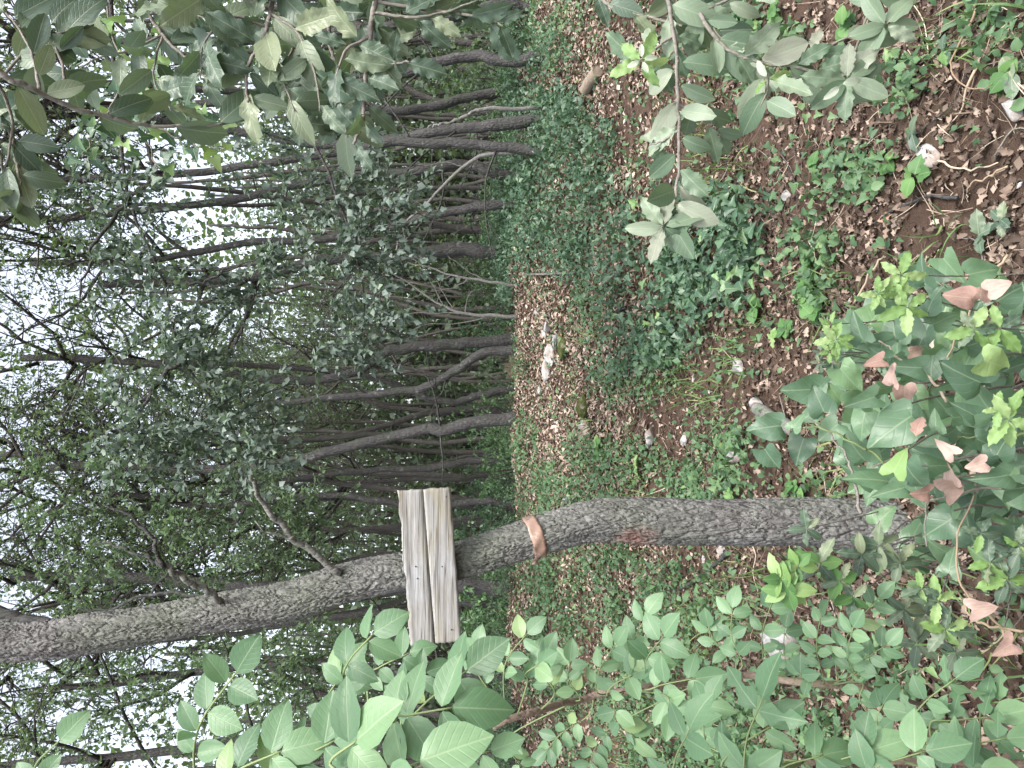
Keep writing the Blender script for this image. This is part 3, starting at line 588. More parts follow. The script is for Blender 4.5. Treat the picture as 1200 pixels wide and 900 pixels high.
# undergrowth shrubs beyond the path
def shrub_tpl(seed, mat='cover', leaf=.045):
    r = np.random.default_rng(seed); c = np.stack([r.normal(0, .28, 16), r.normal(0, .25, 16), r.uniform(.12, .62, 16)], -1)
    me, a, b2 = foliage_mesh('foliage', c, .16, 5, 16, leaf, mat, r, tw_len=.22)
    parts = [tube(smooth_path(np.array([(q[0] * .15, q[1] * .15, -.05), (q[0] * .6, q[1] * .6, q[2] * .5), q]), 6), lerp_r(.008, .003, 6), 4) for q in c]
    V, F = merge(parts); return me, np_mesh('stem', V, F, M['bark_far'])
SHR = [shrub_tpl(5, 'cover', .05), shrub_tpl(6, 'ivy_s', .045), shrub_tpl(7, 'crown', .05), shrub_tpl(8, 'cover', .04)]
rs = np.random.default_rng(3)
for k in range(56):
    y = rs.uniform(8.9, 15); x = rs.uniform(-.56, .56) * y; s = rs.uniform(.6, 1.5)
    t = thing('shrub', 'low leafy shrub in the undergrowth between the trunks beyond the path', 'shrub', (x, y, float(height(x, y))), 'undergrowth shrubs')
    me, st = SHR[k % 4]
    for nme, mm in (('foliage', me), ('stem', st)):
        o = link(nme, mm, t); o.scale = (s, s, s * rs.uniform(.8, 1.2)); o.rotation_euler = (0, 0, rs.uniform(0, 6))
        if nme == 'foliage': o['kind'] = 'stuff'

rs = np.random.default_rng(13)
for k in range(46):                           # weeds and sprigs fringing the crest of the bank
    x = rs.uniform(-4.6, 4.6); y = rs.uniform(7.9, 8.75); s = rs.uniform(.18, .42) * (1.5 if x > 1.3 or x < -1.6 else .8)
    if -.9 < x < 1.2 and rs.random() < .45: continue
    t = thing('weed_clump', 'small leafy weed clump on the crest of the bank under the trunks', 'weed', (x, y, float(height(x, y)) - .01), 'weeds along the bank crest')
    me, st = SHR[(0, 1, 3, 1)[k % 4]]; a = rs.uniform(0, 6)
    for nme, mm in (('foliage', me), ('stem', st)):
        o = link(nme, mm, t); o.scale = (s * 1.3, s, s); o.rotation_euler = (0, 0, a)
        if nme == 'foliage': o['kind'] = 'stuff'

# dead branched saplings at the wood edge
def dead_sapling(label, main, y, w, subs):
    P = I(main, y); P[0][2] = float(height(P[0][0], P[0][1])) - .03; t = thing('dead_sapling', label, 'sapling', P[0])
    Q = smooth_path(P, 24, .006, 3); V, F = tube(Q - P[0], lerp_r(w * .5 * y / FPX, .004, 24), 7); link('stem', np_mesh('stem', V, F, M['dead_wood']), t)
    for s, l in enumerate(subs): branch(t, P[0], I(l, y), .007, .0025, 'dead_wood', 'branch', 12, .008, 5, s)
dead_sapling('bare dead sapling with pale forked twigs in front of the dark wood', [(606, 371), (575, 370), (545, 368), (520, 358), (495, 343), (470, 325), (450, 318)], 8.3, 5,
             [[(545, 368), (500, 366), (460, 372)], [(520, 358), (508, 335), (500, 320)], [(545, 368), (550, 345), (570, 335)], [(495, 343), (480, 350), (450, 345)], [(532, 364), (520, 345), (510, 327)], [(575, 370), (545, 378), (500, 380), (470, 395)]])
dead_sapling('pale dead limb leaning across the grey trunk behind the ivy', [(606, 172), (570, 182), (545, 195), (520, 218), (495, 243), (472, 265), (462, 300), (440, 330)], 7.4, 6,
             [[(472, 265), (478, 290), (500, 305)], [(545, 195), (520, 190), (490, 195)], [(500, 240), (480, 235), (450, 245)]])
dead_sapling('fine dead brush of twigs above the right end of the bare path', [(606, 335), (570, 330), (530, 322), (500, 312), (465, 305)], 8.1, 4,
             [[(570, 330), (545, 315), (525, 300)], [(530, 322), (510, 330), (480, 333)], [(500, 312), (480, 300), (470, 285)], [(550, 326), (530, 338), (505, 341)]])

# ------------------------------------------------------------------ leafy trees in the middle distance
def leafy_tree(name, label, trunk, r0, limbs, clouds, mat, twmat, seed, leaf, ntw, nl, tpls=MINI, **kw):
    r = np.random.default_rng(seed); b0 = np.array(trunk[0], float); t = thing(name, label, 'tree', b0)
    Q = smooth_path(trunk, 24, .01, seed); V, F = tube(Q - b0, lerp_r(r0, r0 * .5, 24), 9); link('trunk', np_mesh('trunk', V, F, M[twmat]), t)
    for k, l in enumerate(limbs): branch(t, b0, l, .016, .004, twmat, 'branch', 20, .012, 6, seed + k)
    C = np.array([at(a, b, y) for a, b, y, rad in clouds]); rad = np.array([q[3] for q in clouds])
    me, a, b2 = foliage_mesh('foliage', C - b0, rad, ntw, nl, leaf, mat, r, tpls, **kw); tag(link('foliage', me, t), kind='stuff')
    tag(link('twig', twig_mesh('twig', a, b2, .003, twmat), t), kind='stuff'); return t
hx = np.array([3.3, 4.6, 0.2]); hx[2] = float(height(hx[0], hx[1]))
limbs = [I([(110, -160), (130, 0), (140, 120), (150, 230), (190, 330), (215, 420), (270, 500), (290, 560)], 4.6, 4.4), I([(330, -160), (330, 0), (340, 100), (380, 190), (410, 270), (430, 350), (420, 420)], 4.5, 4.3),
         I([(150, 230), (110, 290), (90, 360)], 4.5, 4.4), I([(190, 330), (240, 330), (300, 300)], 4.5, 4.5), I([(215, 420), (170, 470), (160, 530)], 4.4, 4.4), I([(410, 270), (450, 260), (480, 230)], 4.4, 4.2)]
tr = [hx, hx + (-.05, 0, 1.2), np.array([3.2, 4.6, 2.6]), np.array([3.05, 4.55, 4.6])]
clouds = [(150, 240, 4.5, .16), (120, 290, 4.5, .16), (165, 330, 4.5, .2), (195, 380, 4.5, .2), (180, 430, 4.4, .2), (225, 430, 4.4, .18), (265, 470, 4.4, .18), (250, 510, 4.4, .16), (295, 500, 4.3, .13), (200, 500, 4.4, .16), (150, 500, 4.4, .14), (290, 545, 4.3, .1), (165, 545, 4.4, .12),
          (400, 190, 4.4, .14), (415, 240, 4.4, .16), (440, 290, 4.3, .15), (420, 340, 4.3, .16), (430, 390, 4.3, .12), (400, 290, 4.4, .14), (455, 240, 4.3, .12), (350, 240, 4.5, .12), (250, 330, 4.6, .15), (100, 230, 4.6, .15), (320, 310, 4.6, .1), (380, 400, 4.3, .1),
          (90, 130, 4.6, .3), (180, 130, 4.6, .25), (280, 170, 4.6, .2), (330, 80, 4.6, .3)]
leafy_tree('evergreen_oak', 'evergreen oak whose small bluish leaves hang in front of the trunks', tr, .10, limbs, clouds, 'oakmid', 'bark_dark', 21, .048, 20, 17, MINI + MINI_R, tw_len=.24, droop=.5)
b1 = at(640, 930, 6.0); b1[2] = float(height(b1[0], b1[1]))
limbs = [I([(330, 930), (300, 860), (280, 790), (250, 730)], 6.0, 5.8), I([(200, 930), (150, 850), (120, 760), (90, 680), (60, 600)], 6.0, 5.8), I([(120, 760), (180, 690), (230, 640)], 5.9, 5.8), I([(60, 940), (40, 860), (60, 790)], 6, 5.7), I([(380, 930), (380, 840), (340, 760)], 6.1, 6)]
clouds = [(60, 610, 5.9, .3), (120, 640, 5.9, .32), (60, 670, 5.9, .3), (190, 620, 5.9, .28), (230, 590, 6, .22), (140, 570, 6, .26), (30, 560, 6, .3), (90, 720, 6, .2), (250, 650, 6, .2), (300, 620, 6, .18), (60, 820, 5.9, .35), (130, 810, 5.9, .3), (200, 830, 5.9, .3), (120, 880, 5.9, .3), (40, 880, 5.9, .3), (230, 780, 5.9, .25), (300, 790, 6, .22), (330, 750, 6, .2), (340, 820, 6, .22), (370, 780, 6.1, .18), (400, 770, 6.1, .14), (270, 860, 6, .25), (210, 700, 6.1, .12), (370, 610, 6.2, .14), (345, 580, 6.2, .12), (280, 570, 6.2, .14)]
leafy_tree('green_leaved_tree', 'fresh green leaved tree filling the gap behind the leaning trunk', [b1, b1 + (0, 0, 1.5), at(250, 945, 6.0), at(-40, 900, 6.0), at(-200, 860, 6.0)], .08, limbs, clouds, 'green', 'bark_dark', 22, .048, 22, 19, MINI, tw_len=.32, droop=.1)

# ------------------------------------------------------------------ on the ground: litter, cover, stones, sticks
def project(P):
    d = P - CAM; f = d @ FWD; return 600 - FPX * (d @ UPV) / f, 450 - FPX * (d @ RGT) / f
def ground_normal(x, y):
    e = .03; gx_ = (height(x + e, y) - height(x - e, y)) / (2 * e); gy_ = (height(x, y + e) - height(x, y - e)) / (2 * e); return nrm(np.stack([-gx_, -gy_, np.ones_like(gx_)], -1))
def sow(n, y0, y1, rng, p=1.0):
    y = y0 + (y1 - y0) * rng.uniform(0, 1, n) ** p; x = rng.uniform(-.56, .56, n) * (y + .3); return x, y
def blobs(px, py, ell):
    v = np.zeros_like(px)
    for cx, cy, rx, ry, s in ell: v = np.maximum(v, s * np.clip(1.6 - 1.6 * (((px - cx) / rx) ** 2 + ((py - cy) / ry) ** 2), 0, 1))
    return v
IVYZ = [(650, 150, 70, 60, 1), (650, 220, 75, 70, 1), (690, 180, 50, 60, .9), (700, 270, 60, 70, 1), (760, 330, 70, 60, 1), (830, 290, 80, 80, 1), (620, 265, 40, 60, .9), (640, 60, 50, 40, .4), (740, 400, 40, 50, .9), (880, 240, 40, 40, .6), (780, 390, 70, 50, .7), (600, 200, 40, 160, .8), (600, 320, 25, 40, .8)]
COVZ = [(760, 440, 70, 50, .7), (800, 570, 90, 40, 1), (740, 550, 60, 50, 1), (690, 560, 40, 60, .8), (620, 520, 16, 50, .8), (640, 575, 30, 40, .8), (700, 690, 90, 60, 1), (760, 680, 60, 40, .9), (660, 760, 60, 90, 1), (740, 780, 90, 100, .8), (870, 540, 60, 50, .6), (850, 700, 60, 50, .3), (650, 30, 50, 60, .6), (870, 30, 60, 50, .9), (900, 60, 60, 50, .5), (1000, 200, 60, 40, .7), (960, 300, 40, 60, .5), (690, 360, 25, 40, .8), (1060, 90, 70, 40, .5), (640, 660, 40, 60, .9), (820, 850, 200, 90, .7), (1000, 820, 200, 80, .5), (1180, 40, 50, 60, .5)]
rl = np.random.default_rng(12)
# leaf litter
x, y = sow(90000, 1.5, 9.0, rl, .75); P = np.stack([x, y, height(x, y)], -1); px, py = project(P)
pathd = np.exp(-((py - 450) / 190) ** 2) * np.clip((760 - px) / 60, 0, 1) + .8 * np.exp(-((py - 40) / 90) ** 2) * np.clip((740 - px) / 60, 0, 1)
clump = vnoise(x * 2.5, y * 2.5, 21) * .7 + vnoise(x * 7, y * 7, 22) * .5
k = rl.uniform(0, 1, len(x)) < np.clip(np.where(y < 4.6, .42, .30) + 1.1 * (clump - .52) + pathd * .9, .08, 1); x, y, P = x[k], y[k], P[k]; n = len(x)
N = nrm(ground_normal(x, y) + rl.normal(0, .38, (n, 3))); D = rl.normal(0, 1, (n, 3)); D[:, 2] *= .25
P = P + np.array([0, 0, .004]) + N * rl.uniform(0, .012, n)[:, None]
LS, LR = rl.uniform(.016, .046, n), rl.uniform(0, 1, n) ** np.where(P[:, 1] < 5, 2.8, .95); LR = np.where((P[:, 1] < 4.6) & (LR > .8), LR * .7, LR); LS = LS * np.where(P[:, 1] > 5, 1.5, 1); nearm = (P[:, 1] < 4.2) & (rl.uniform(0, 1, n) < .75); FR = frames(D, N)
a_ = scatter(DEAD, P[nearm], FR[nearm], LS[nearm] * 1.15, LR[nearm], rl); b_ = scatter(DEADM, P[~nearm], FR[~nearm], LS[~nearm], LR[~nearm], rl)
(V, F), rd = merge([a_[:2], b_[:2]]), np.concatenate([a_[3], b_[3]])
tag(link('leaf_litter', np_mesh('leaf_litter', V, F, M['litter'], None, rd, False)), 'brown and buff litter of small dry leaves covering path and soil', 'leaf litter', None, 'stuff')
# straw-like dead stems and bits
x, y = sow(7500, 1.6, 6.5, rl, .8); n = len(x); P = np.stack([x, y, height(x, y) + rl.uniform(.004, .03, n)], -1); D = rl.normal(0, 1, (n, 3)); D[:, 2] *= .18; clump = vnoise(x * 1.8, y * 1.8, 25) > .42; x, y, P, D = x[clump], y[clump], P[clump], D[clump]; n = len(x)
V, F, lv, rd = scatter([blade_tpl(.4, .013), blade_tpl(-.6, .013), blade_tpl(1.0, .012)], P, frames(D, ground_normal(x, y) + rl.normal(0, .3, (n, 3))), rl.uniform(.03, .14, n), rl.uniform(0, 1, n) ** 1.4, rl)
tag(link('dry_straw', np_mesh('dry_straw', V, F, M['straw_s'], None, rd)), 'pale dry grass stems and bits strewn over the forest floor', 'straw', None, 'stuff')
# ivy cover, small-leaved cover, grass
def cover(name, label, cat, zones, n, y0, y1, tpls, L0, L1, mat, lift, seed, stand=.5, extra=0.0, near=BRAMBLE + IVY):
    r = np.random.default_rng(seed); x, y = sow(n, y0, y1, r, .8); z = height(x, y); P = np.stack([x, y, z], -1); px, py = project(P)
    d = blobs(px, py, zones) + extra * np.where((y < 3.3) & (x > -.1), .45, 1); k = r.uniform(0, 1, n) < d * np.clip(.25 + 1.5 * (vnoise(x * 4, y * 4, seed) - .25), 0, 1); x, y, P, d = x[k], y[k], P[k], d[k]; n = len(x)
    P[:, 2] += lift * r.uniform(0, 1, n) ** 1.4 * (.3 + .9 * vnoise(x * 2.2, y * 2.2, seed + 3)) + .01
    D = r.normal(0, 1, (n, 3)) + np.array([0, -.4, .1]); N = nrm(np.array([0, -.45, 1.]) + r.normal(0, stand, (n, 3)))
    S_, R_, FR = r.uniform(L0, L1, n), r.beta(2, 2.4, n), frames(D, N); nm = P[:, 1] < 4.0
    a_ = scatter(near, P[nm], FR[nm], S_[nm], R_[nm], r); b_ = scatter(tpls, P[~nm], FR[~nm], S_[~nm], R_[~nm], r); (V, F), rd = merge([a_[:2], b_[:2]]), np.concatenate([a_[3], b_[3]])
    tag(link(name, np_mesh(name, V, F, M[mat], None, rd, False)), label, cat, None, 'stuff')
cover('ivy_ground_cover', 'dark green ivy carpet climbing the bank at the right of the path', 'ivy', IVYZ, 120000, 3.0, 9.2, [ivy_mini(), MINI_R[0], MINI[0]], .03, .065, 'ivy_s', .26, 31, near=IVY)
cover('low_plant_cover', 'low carpet of small round green leaves beside the path and trunk', 'ground cover', COVZ, 120000, 1.9, 8.9, MINI_R + [ivy_mini()], .016, .052, 'cover', .12, 32, .5, .11)
rg = np.random.default_rng(33); x, y = sow(16000, 1.9, 7, rg, .8); k = (vnoise(x * 2.6, y * 2.6, 51) > .66) & (rg.uniform(0, 1, len(x)) < .55); x, y = x[k], y[k]; n = len(x)
D = rg.normal(0, .6, (n, 3)) + (0, 0, 1.0); V, F, lv, rd = scatter(BLADE, np.stack([x, y, height(x, y)], -1), frames(D, rg.normal(0, 1, (n, 3))), np.stack([rg.uniform(.10, .2, n) * .9] + [rg.uniform(.06, .19, n)] * 2, -1), rg.uniform(0, .95, n), rg)
tag(link('grass', np_mesh('grass', V, F, M['grass'], None, rd)), 'sparse thin grass blades growing between the fallen leaves', 'grass', None, 'stuff')

# single fallen leaves, the ones that show largest
ri = np.random.default_rng(44); cnt = 0; tries = 0
while cnt < 170 and tries < 4000:
    tries += 1; y = ri.uniform(1.75, 3.9); x = ri.uniform(-.5, .55) * y
    if vnoise(x * 2.5, y * 2.5, 21) * .7 + vnoise(x * 7, y * 7, 22) * .5 < ri.uniform(.35, .75): continue
    p = np.array([x, y, float(height(x, y)) + .008]); N = nrm(ground_normal(np.array([x]), np.array([y]))[0] + ri.normal(0, .25, 3)); D = ri.normal(0, 1, 3); D[2] *= .1
    o = leaf_obj('fallen_leaf', LEAFME['dead'][ri.integers(0, 4)], None, (0, 0, 0), p, D, N, ri.uniform(.028, .06)); tag(o, 'curled dry brown leaf lying loose on the forest floor in front', 'leaf', 'fallen leaves on the near floor'); cnt += 1

# stones
def stone_mesh(name, sx, sy, sz, seed, mat='stone', ang=1.0):
    r = np.random.default_rng(seed); V, Fq = [], []; nu, nv = 14, 9
    for i in range(nv):
        for j in range(nu):
            a, b = PI * (i / (nv - 1) - .5), 2 * PI * j / nu; V.append((math.cos(b) * math.cos(a), math.sin(b) * math.cos(a), math.sin(a)))
    V = np.array(V); pl = nrm(r.normal(0, 1, (9, 3))); pl = np.vstack([pl, -pl[:3]]); dd = r.uniform(.30, .62, 12)
    for p, d in zip(pl, dd):
        q = V @ p; V = V - np.outer(np.clip(q - d, 0, None) * ang, p)
    V = V * (1 + r.normal(0, .02, (len(V), 1))) * np.array([sx, sy, sz]) @ np.array([[1, .25, 0], [-.2, 1, .1], [.2 * math.sin(seed), .15, 1]])
    F = np.array([(i * nu + j, i * nu + (j + 1) % nu, (i + 1) * nu + (j + 1) % nu, (i + 1) * nu + j) for i in range(nv - 1) for j in range(nu)]); return np_mesh(name, V, F, M[mat], smooth=False)
def stone(label, px, py, wx, wy, seed, mat='stone', lift=.3, name='stone', group=None):
    p = ground_at(px, py); s = (p[1]) / FPX * .5; sz = max(wx * .9, wy * .4) * s; wx, wy = wx * 1.6, wy * 1.7; sz *= 1.4; o = link(name, stone_mesh(name, wy * s, max(wx, wy) * s * .9, sz, seed, mat), None, p + (0, 0, sz * lift)); o.rotation_euler = (0, 0, seed * 1.3 % 1 - .5); tag(o, label, 'stone', group); return o
stone('white upright stone standing out on the middle of the path', 645, 382, 13, 20, 1)
stone('small dark edged white stone next to the upright white one', 639, 390, 9, 12, 2)
stone('pale grey slab set in the path by the mossy stone', 655, 400, 14, 20, 3)
stone('stone with green moss and a rusty side on the path', 664, 406, 18, 24, 4, 'moss')
stone('rounded grey stone below the mossy and rusty path stone', 649, 418, 14, 22, 5)
stone('flat grey stone in the row along the path', 643, 436, 14, 20, 6)
stone('small bluish stone at the lower end of the path row', 635, 455, 10, 12, 7)
stone('square mossy block standing alone on the leaf covered path', 689, 478, 24, 28, 8, 'moss', .45)
stone('light grey stone just beside the square mossy block', 685, 503, 14, 20, 9)
stone('white stone at the path side close to the trunk', 666, 585, 10, 14, 10)
stone('small white pebble beside the trunk where the path passes', 677, 580, 9, 11, 11)
stone('reddish and white stone lying among clover-like leaves', 765, 512, 16, 20, 12)
stone('bright white stone alone on bare soil beyond the ivy patch', 922, 229, 12, 20, 13)
stone('white angular stone next to the ivy patch and grass', 867, 429, 18, 22, 14)
stone('pale crumbling rock touching the grey broken log', 890, 474, 26, 24, 15)
stone('big grey boulder half hidden under the ash leaves', 922, 757, 46, 44, 16)
stone('grey stone under the dead pink leaves at the frame edge', 1135, 776, 30, 34, 17)
stone('round grey stone at the top right corner of the floor', 1192, 125, 20, 24, 18)
stone('bluish white flat stone beside a small seedling', 1094, 180, 16, 26, 19)
stone('small white stone poking out of the green carpet below the tape', 693, 655, 10, 14, 20)
stone('white stone in green cover under the ash sapling', 754, 740, 12, 12, 21)
stone('pale stone below the trunk next to the dark stick', 848, 645, 14, 14, 22)
stone('pale flat stone among grass above the trunk', 868, 530, 26, 26, 23)
stone('little white stone near the dry grass clump', 805, 515, 14, 14, 24)
stone('large grey stone in the thicket beyond the path right end', 631, 365, 8, 9, 25)
rp = np.random.default_rng(66); PEB = [stone_mesh('pebble', .012, .015, .008, 70 + q) for q in range(5)]
for q in range(90):
    y = rp.uniform(1.9, 7.5); x = rp.uniform(-.45, .5) * y; o = link('pebble', PEB[q % 5], None, (x, y, float(height(x, y)) + .004)); s = rp.uniform(.5, 1.6) * (1 if y < 4 else 1.7); o.scale = (s, s, s); o.rotation_euler = (0, 0, rp.uniform(0, 6)); tag(o, 'small pale pebble scattered on the soil', 'pebble', 'pebbles on the soil')
# pale cut log on the bank, broken log, sticks
def log(name, label, a, b, r0, r1, mat, capmat, cat='log'):
    a, b = np.array(a), np.array(b); t = thing(name, label, cat, a); n = 10; Q = smooth_path(np.array([a, (a + b) / 2 + (0, 0, .005), b]), n, .003, 4); V, F = tube(Q - a, lerp_r(r0, r1, n) * (1 + np.random.default_rng(4).normal(0, .05, n)), 12, False); link('bark', np_mesh('bark', V, F, M[mat]), t)
    for e, rr, d in ((a, r0, a - b), (b, r1, b - a)):
        d = nrm(d); A = nrm(np.cross(d, [0, 0, 1.])); B = np.cross(d, A); an = np.linspace(0, 2 * PI, 12, endpoint=False); rg_ = np.random.default_rng(8); V = np.vstack([[e + d * .012]] + [e + (A * math.cos(t_) + B * math.sin(t_)) * rr * .97 + d * rg_.uniform(0, .008) for t_ in an]) - a
        link('cut_end', np_mesh('cut_end', V, np.array([(0, 1 + k, 1 + (k + 1) % 12) for k in range(12)]), M[capmat], smooth=False), t)
p = ground_at(709, 84); q = ground_at(694, 106); log('cut_log', 'short pale split log resting on the leafy bank', p + (0, 0, .06), q + (0, 0, .06), .05, .05, 'cut_wood', 'cut_wood')
p = ground_at(896, 478); q = ground_at(945, 505); log('broken_log', 'short grey broken branch log pointing under the heart leaves', p + (0, 0, .04), q + (0, 0, .05), .032, .036, 'dead_wood', 'cut_wood')
def stick(label, pts, w, mat='bark_dark', lift=.02, group=None):
    P = np.array([ground_at(a, b, lift) for a, b in pts]); r = w * .5 * P[0][1] / FPX; Q = smooth_path(P, 20, .004, int(pts[0][0])); V, F = tube(Q - P[0], lerp_r(r, r * .5, 20), 6); o = link('stick', np_mesh('stick', V, F, M[mat]), None, P[0]); tag(o, label, 'stick', group)
stick('dark forked stick lying on the litter left of the trunk foot', [(858, 646), (846, 658), (830, 672), (806, 688), (775, 698)], 7)
stick('long dark twig lying across the soil by the seedlings', [(1128, 232), (1100, 230), (1070, 238), (1045, 252), (1025, 266)], 5)
stick('thin pale twig curving from the blue stone over the soil', [(1097, 182), (1120, 194), (1150, 199), (1176, 192)], 3, 'straw')
stick('pale twig with a crook on bare soil near the frame edge', [(1190, 196), (1170, 208), (1150, 214), (1140, 228)], 3, 'straw')
stick('dark twig crossing the right end of the bare path', [(620, 321), (650, 322), (680, 319), (712, 311)], 3, 'dead_wood', .05)
stick('grey stick poking out of the ivy toward the path', [(712, 336), (722, 328), (732, 318)], 5, 'dead_wood', .06)
stick('dark stick at the foot of the ivy patch near the path', [(716, 372), (728, 366), (740, 360)], 5, 'bark_dark', .04)
stick('pale looping dry vine on the soil at top right', [(1165, 10), (1145, 50), (1132, 75), (1140, 95), (1165, 105), (1185, 98)], 3, 'straw', .05)
stick('brown dry vine running between the dead leaves and soil', [(1010, 355), (1030, 320), (1040, 305), (1046, 300)], 3, 'straw', .03)
rk = np.random.default_rng(91)
for q in range(46):
    y = rk.uniform(1.9, 5.5); x = rk.uniform(-.5, .52) * y; a = rk.uniform(0, 6.3); ln = rk.uniform(.1, .4); d = np.array([math.cos(a), math.sin(a)]); P = []
    for f in (0, .33, .66, 1): w = d * ln * f + rk.normal(0, .02, 2); P.append((x + w[0], y + w[1], float(height(x + w[0], y + w[1])) + rk.uniform(.006, .03)))
    P = np.array(P); V, F = tube(smooth_path(P - P[0], 10), lerp_r(rk.uniform(.002, .005), .0015, 10), 5); tag(link('stick', np_mesh('stick', V, F, M[['twig', 'straw', 'bark_dark', 'dead_wood'][q % 4]]), None, P[0]), 'thin broken twig dropped on the near forest floor', 'stick', 'loose twigs on the floor')

# ------------------------------------------------------------------ near plants
TOCAM = -FWD
def facing(p, up=.6): return nrm(nrm(CAM - p) + np.array([0, 0, up]))
def stalk(name, P, r0, r1, mat, parent, ploc, n=10, sides=5):
    V, F = tube(smooth_path(P, n), lerp_r(r0, r1, n), sides); return link(name, np_mesh(name, V - np.asarray(P[0]), F, M[mat]), parent, np.asarray(P[0]) - np.asarray(ploc))
def ash_leaf(parent, ploc, bt, y0, y1, pairs, Lpx, bend=0.0, up=.5, bite=False, foot=None, first=.25):
    (bx, by), (tx, ty) = bt; a, b = at(bx, by, y0), at(tx, ty, y1); mid = (a + b) / 2 + np.array([0, 0, .012]) + RGT * bend
    P = np.array([a, mid, b]); Q = smooth_path(P, 20)
    if foot is not None: P0 = np.vstack([[foot], P]); st = stalk('leaf_stalk', P0, .0015, .0008, 'green_stem', parent, ploc, 16); a0 = np.asarray(foot)
    else: st = stalk('leaf_stalk', P, .0013, .0008, 'green_stem', parent, ploc); a0 = a
    L = Lpx * .90 * (y0 + y1) / 2 / FPX; nrml = facing(b, up)
    for k in range(pairs):
        f = first + (.9 - first) * k / max(pairs - 1, 1); i = int(f * 19); T = nrm(Q[min(i + 1, 19)] - Q[max(i - 1, 0)])
        for s in (-1, 1):
            N = jit(nrml, .22); side = nrm(np.cross(N, T)) * s; D = nrm(T * RNG.uniform(.35, .75) + side + jit([0, 0, 0], .12) * .12); kk = LEAFME['ash_bite'][0] if bite and RNG.random() < .4 else LEAFME['ash'][RNG.integers(0, 4)]
            leaf_obj('leaflet', kk, st, a0, Q[i] + side * .002, D, N, L * RNG.uniform(.8, 1.05) * (.85 + .2 * f), RNG.uniform(.95, 1.2))
    T = nrm(Q[-1] - Q[-3]); leaf_obj('leaflet', LEAFME['ash'][RNG.integers(0, 4)], st, a0, Q[-1], jit(T, .12), jit(nrml, .15), L * 1.08, 1.15)
def nearest(Q, p): return Q[np.argmin(np.linalg.norm(Q - p, axis=1))]
def ash_sapling(label, stem, r0, r1, leaves, mat='brown_stem', up=.5, smat_n=30):
    b0 = np.array(stem[0], float); t = thing('ash_sapling', label, 'sapling', b0); Q = smooth_path(stem, 60, .002, 5); V, F = tube(Q - b0, lerp_r(r0, r1, 60), 8); link('stem', np_mesh('stem', V, F, M[mat]), t)
    for lf in leaves:
        bt, y0, y1, pr, L = lf[:5]; kw = lf[5] if len(lf) > 5 else {}; a = at(*bt[0], y0); ash_leaf(t, b0, bt, y0, y1, pr, L, up=up, foot=nearest(Q, a + np.array([0, 0, -.025])), **kw)
    return t
g = np.array([-.50, .62, 0.0]); g[2] = float(height(g[0], g[1]))
ash_sapling('nearest ash sapling with large pale compound leaves at lower left', [g, (-.49, .66, .6), (-.46, .68, 1.1), (-.42, .68, 1.5), (-.40, .66, 1.72), (-.39, .64, 1.9)], .006, .0025, [
    (((455, 848), (530, 829)), .62, .60, 3, 72), (((470, 872), (548, 785)), .68, .66, 2, 62), (((405, 815), (438, 742)), .72, .70, 3, 48), (((392, 850), (402, 790)), .74, .74, 2, 46),
    (((400, 915), (418, 868)), .50, .48, 2, 82), (((455, 925), (492, 893)), .46, .45, 1, 92), (((228, 905), (277, 788)), .66, .62, 4, 52), (((262, 925), (330, 880)), .60, .58, 3, 60), (((330, 920), (392, 868)), .60, .57, 3, 62),
    (((48, 925), (70, 868)), .66, .64, 1, 44), (((470, 820), (500, 788)), .85, .85, 3, 34), (((430, 800), (480, 765)), .9, .88, 3, 32), (((520, 900), (575, 880)), .6, .6, 2, 44)])
SB = I([(1082, 829), (1030, 812), (990, 802), (950, 800), (870, 792), (800, 800), (740, 808), (690, 818), (620, 836), (560, 862), (520, 885), (470, 915)], 1.0); SB = np.array([CAM + (q - CAM) * w for q, w in zip(SB, [2.1, 1.62, 1.52, 1.50, 1.56, 1.38, 1.33, 1.36, 1.25, 1.22, 1.2, 1.1])]); SB[0] = ground_at(1082, 829, -.02)
ash_sapling('ash sapling on a bending brown stem behind the nearest leaves', SB, .0085, .0055, [
    (((590, 800), (618, 742)), 1.15, 1.12, 3, 30), (((575, 812), (560, 760)), 1.2, 1.2, 3, 28), (((618, 800), (632, 778)), 1.15, 1.12, 2, 34), (((650, 812), (640, 765)), 1.2, 1.2, 3, 30), (((680, 818), (668, 775)), 1.3, 1.3, 3, 28), (((700, 812), (722, 755)), 1.3, 1.25, 3, 30), (((712, 815), (742, 790)), 1.25, 1.2, 2, 34),
    (((735, 800), (758, 720)), 1.3, 1.25, 4, 32), (((755, 798), (778, 745)), 1.2, 1.15, 3, 38), (((760, 808), (815, 795)), 1.15, 1.1, 3, 40), (((720, 825), (745, 865)), 1.3, 1.3, 3, 36), (((780, 815), (812, 850)), 1.1, 1.05, 3, 40), (((690, 838), (640, 880)), 1.5, 1.5, 4, 26), (((720, 850), (690, 900)), 1.5, 1.5, 4, 26), (((600, 860), (612, 900)), 1.4, 1.4, 3, 24),
    (((870, 780), (858, 712)), 1.5, 1.5, 3, 28), (((895, 775), (905, 705)), 1.55, 1.5, 3, 30), (((860, 770), (830, 735)), 1.55, 1.55, 3, 26), (((965, 795), (962, 720)), 1.45, 1.4, 4, 27), (((1000, 795), (1000, 735)), 1.4, 1.35, 4, 28), (((1000, 790), (1040, 755)), 1.4, 1.35, 4, 28), (((955, 795), (938, 790)), 1.4, 1.4, 2, 26), (((1010, 800), (1018, 838)), 1.4, 1.38, 3, 26), (((980, 772), (1030, 700)), 1.5, 1.45, 4, 28), (((930, 790), (920, 735)), 1.6, 1.6, 3, 26)])
g = np.array([-.62, .98, 0.0]); g[2] = float(height(g[0], g[1]))
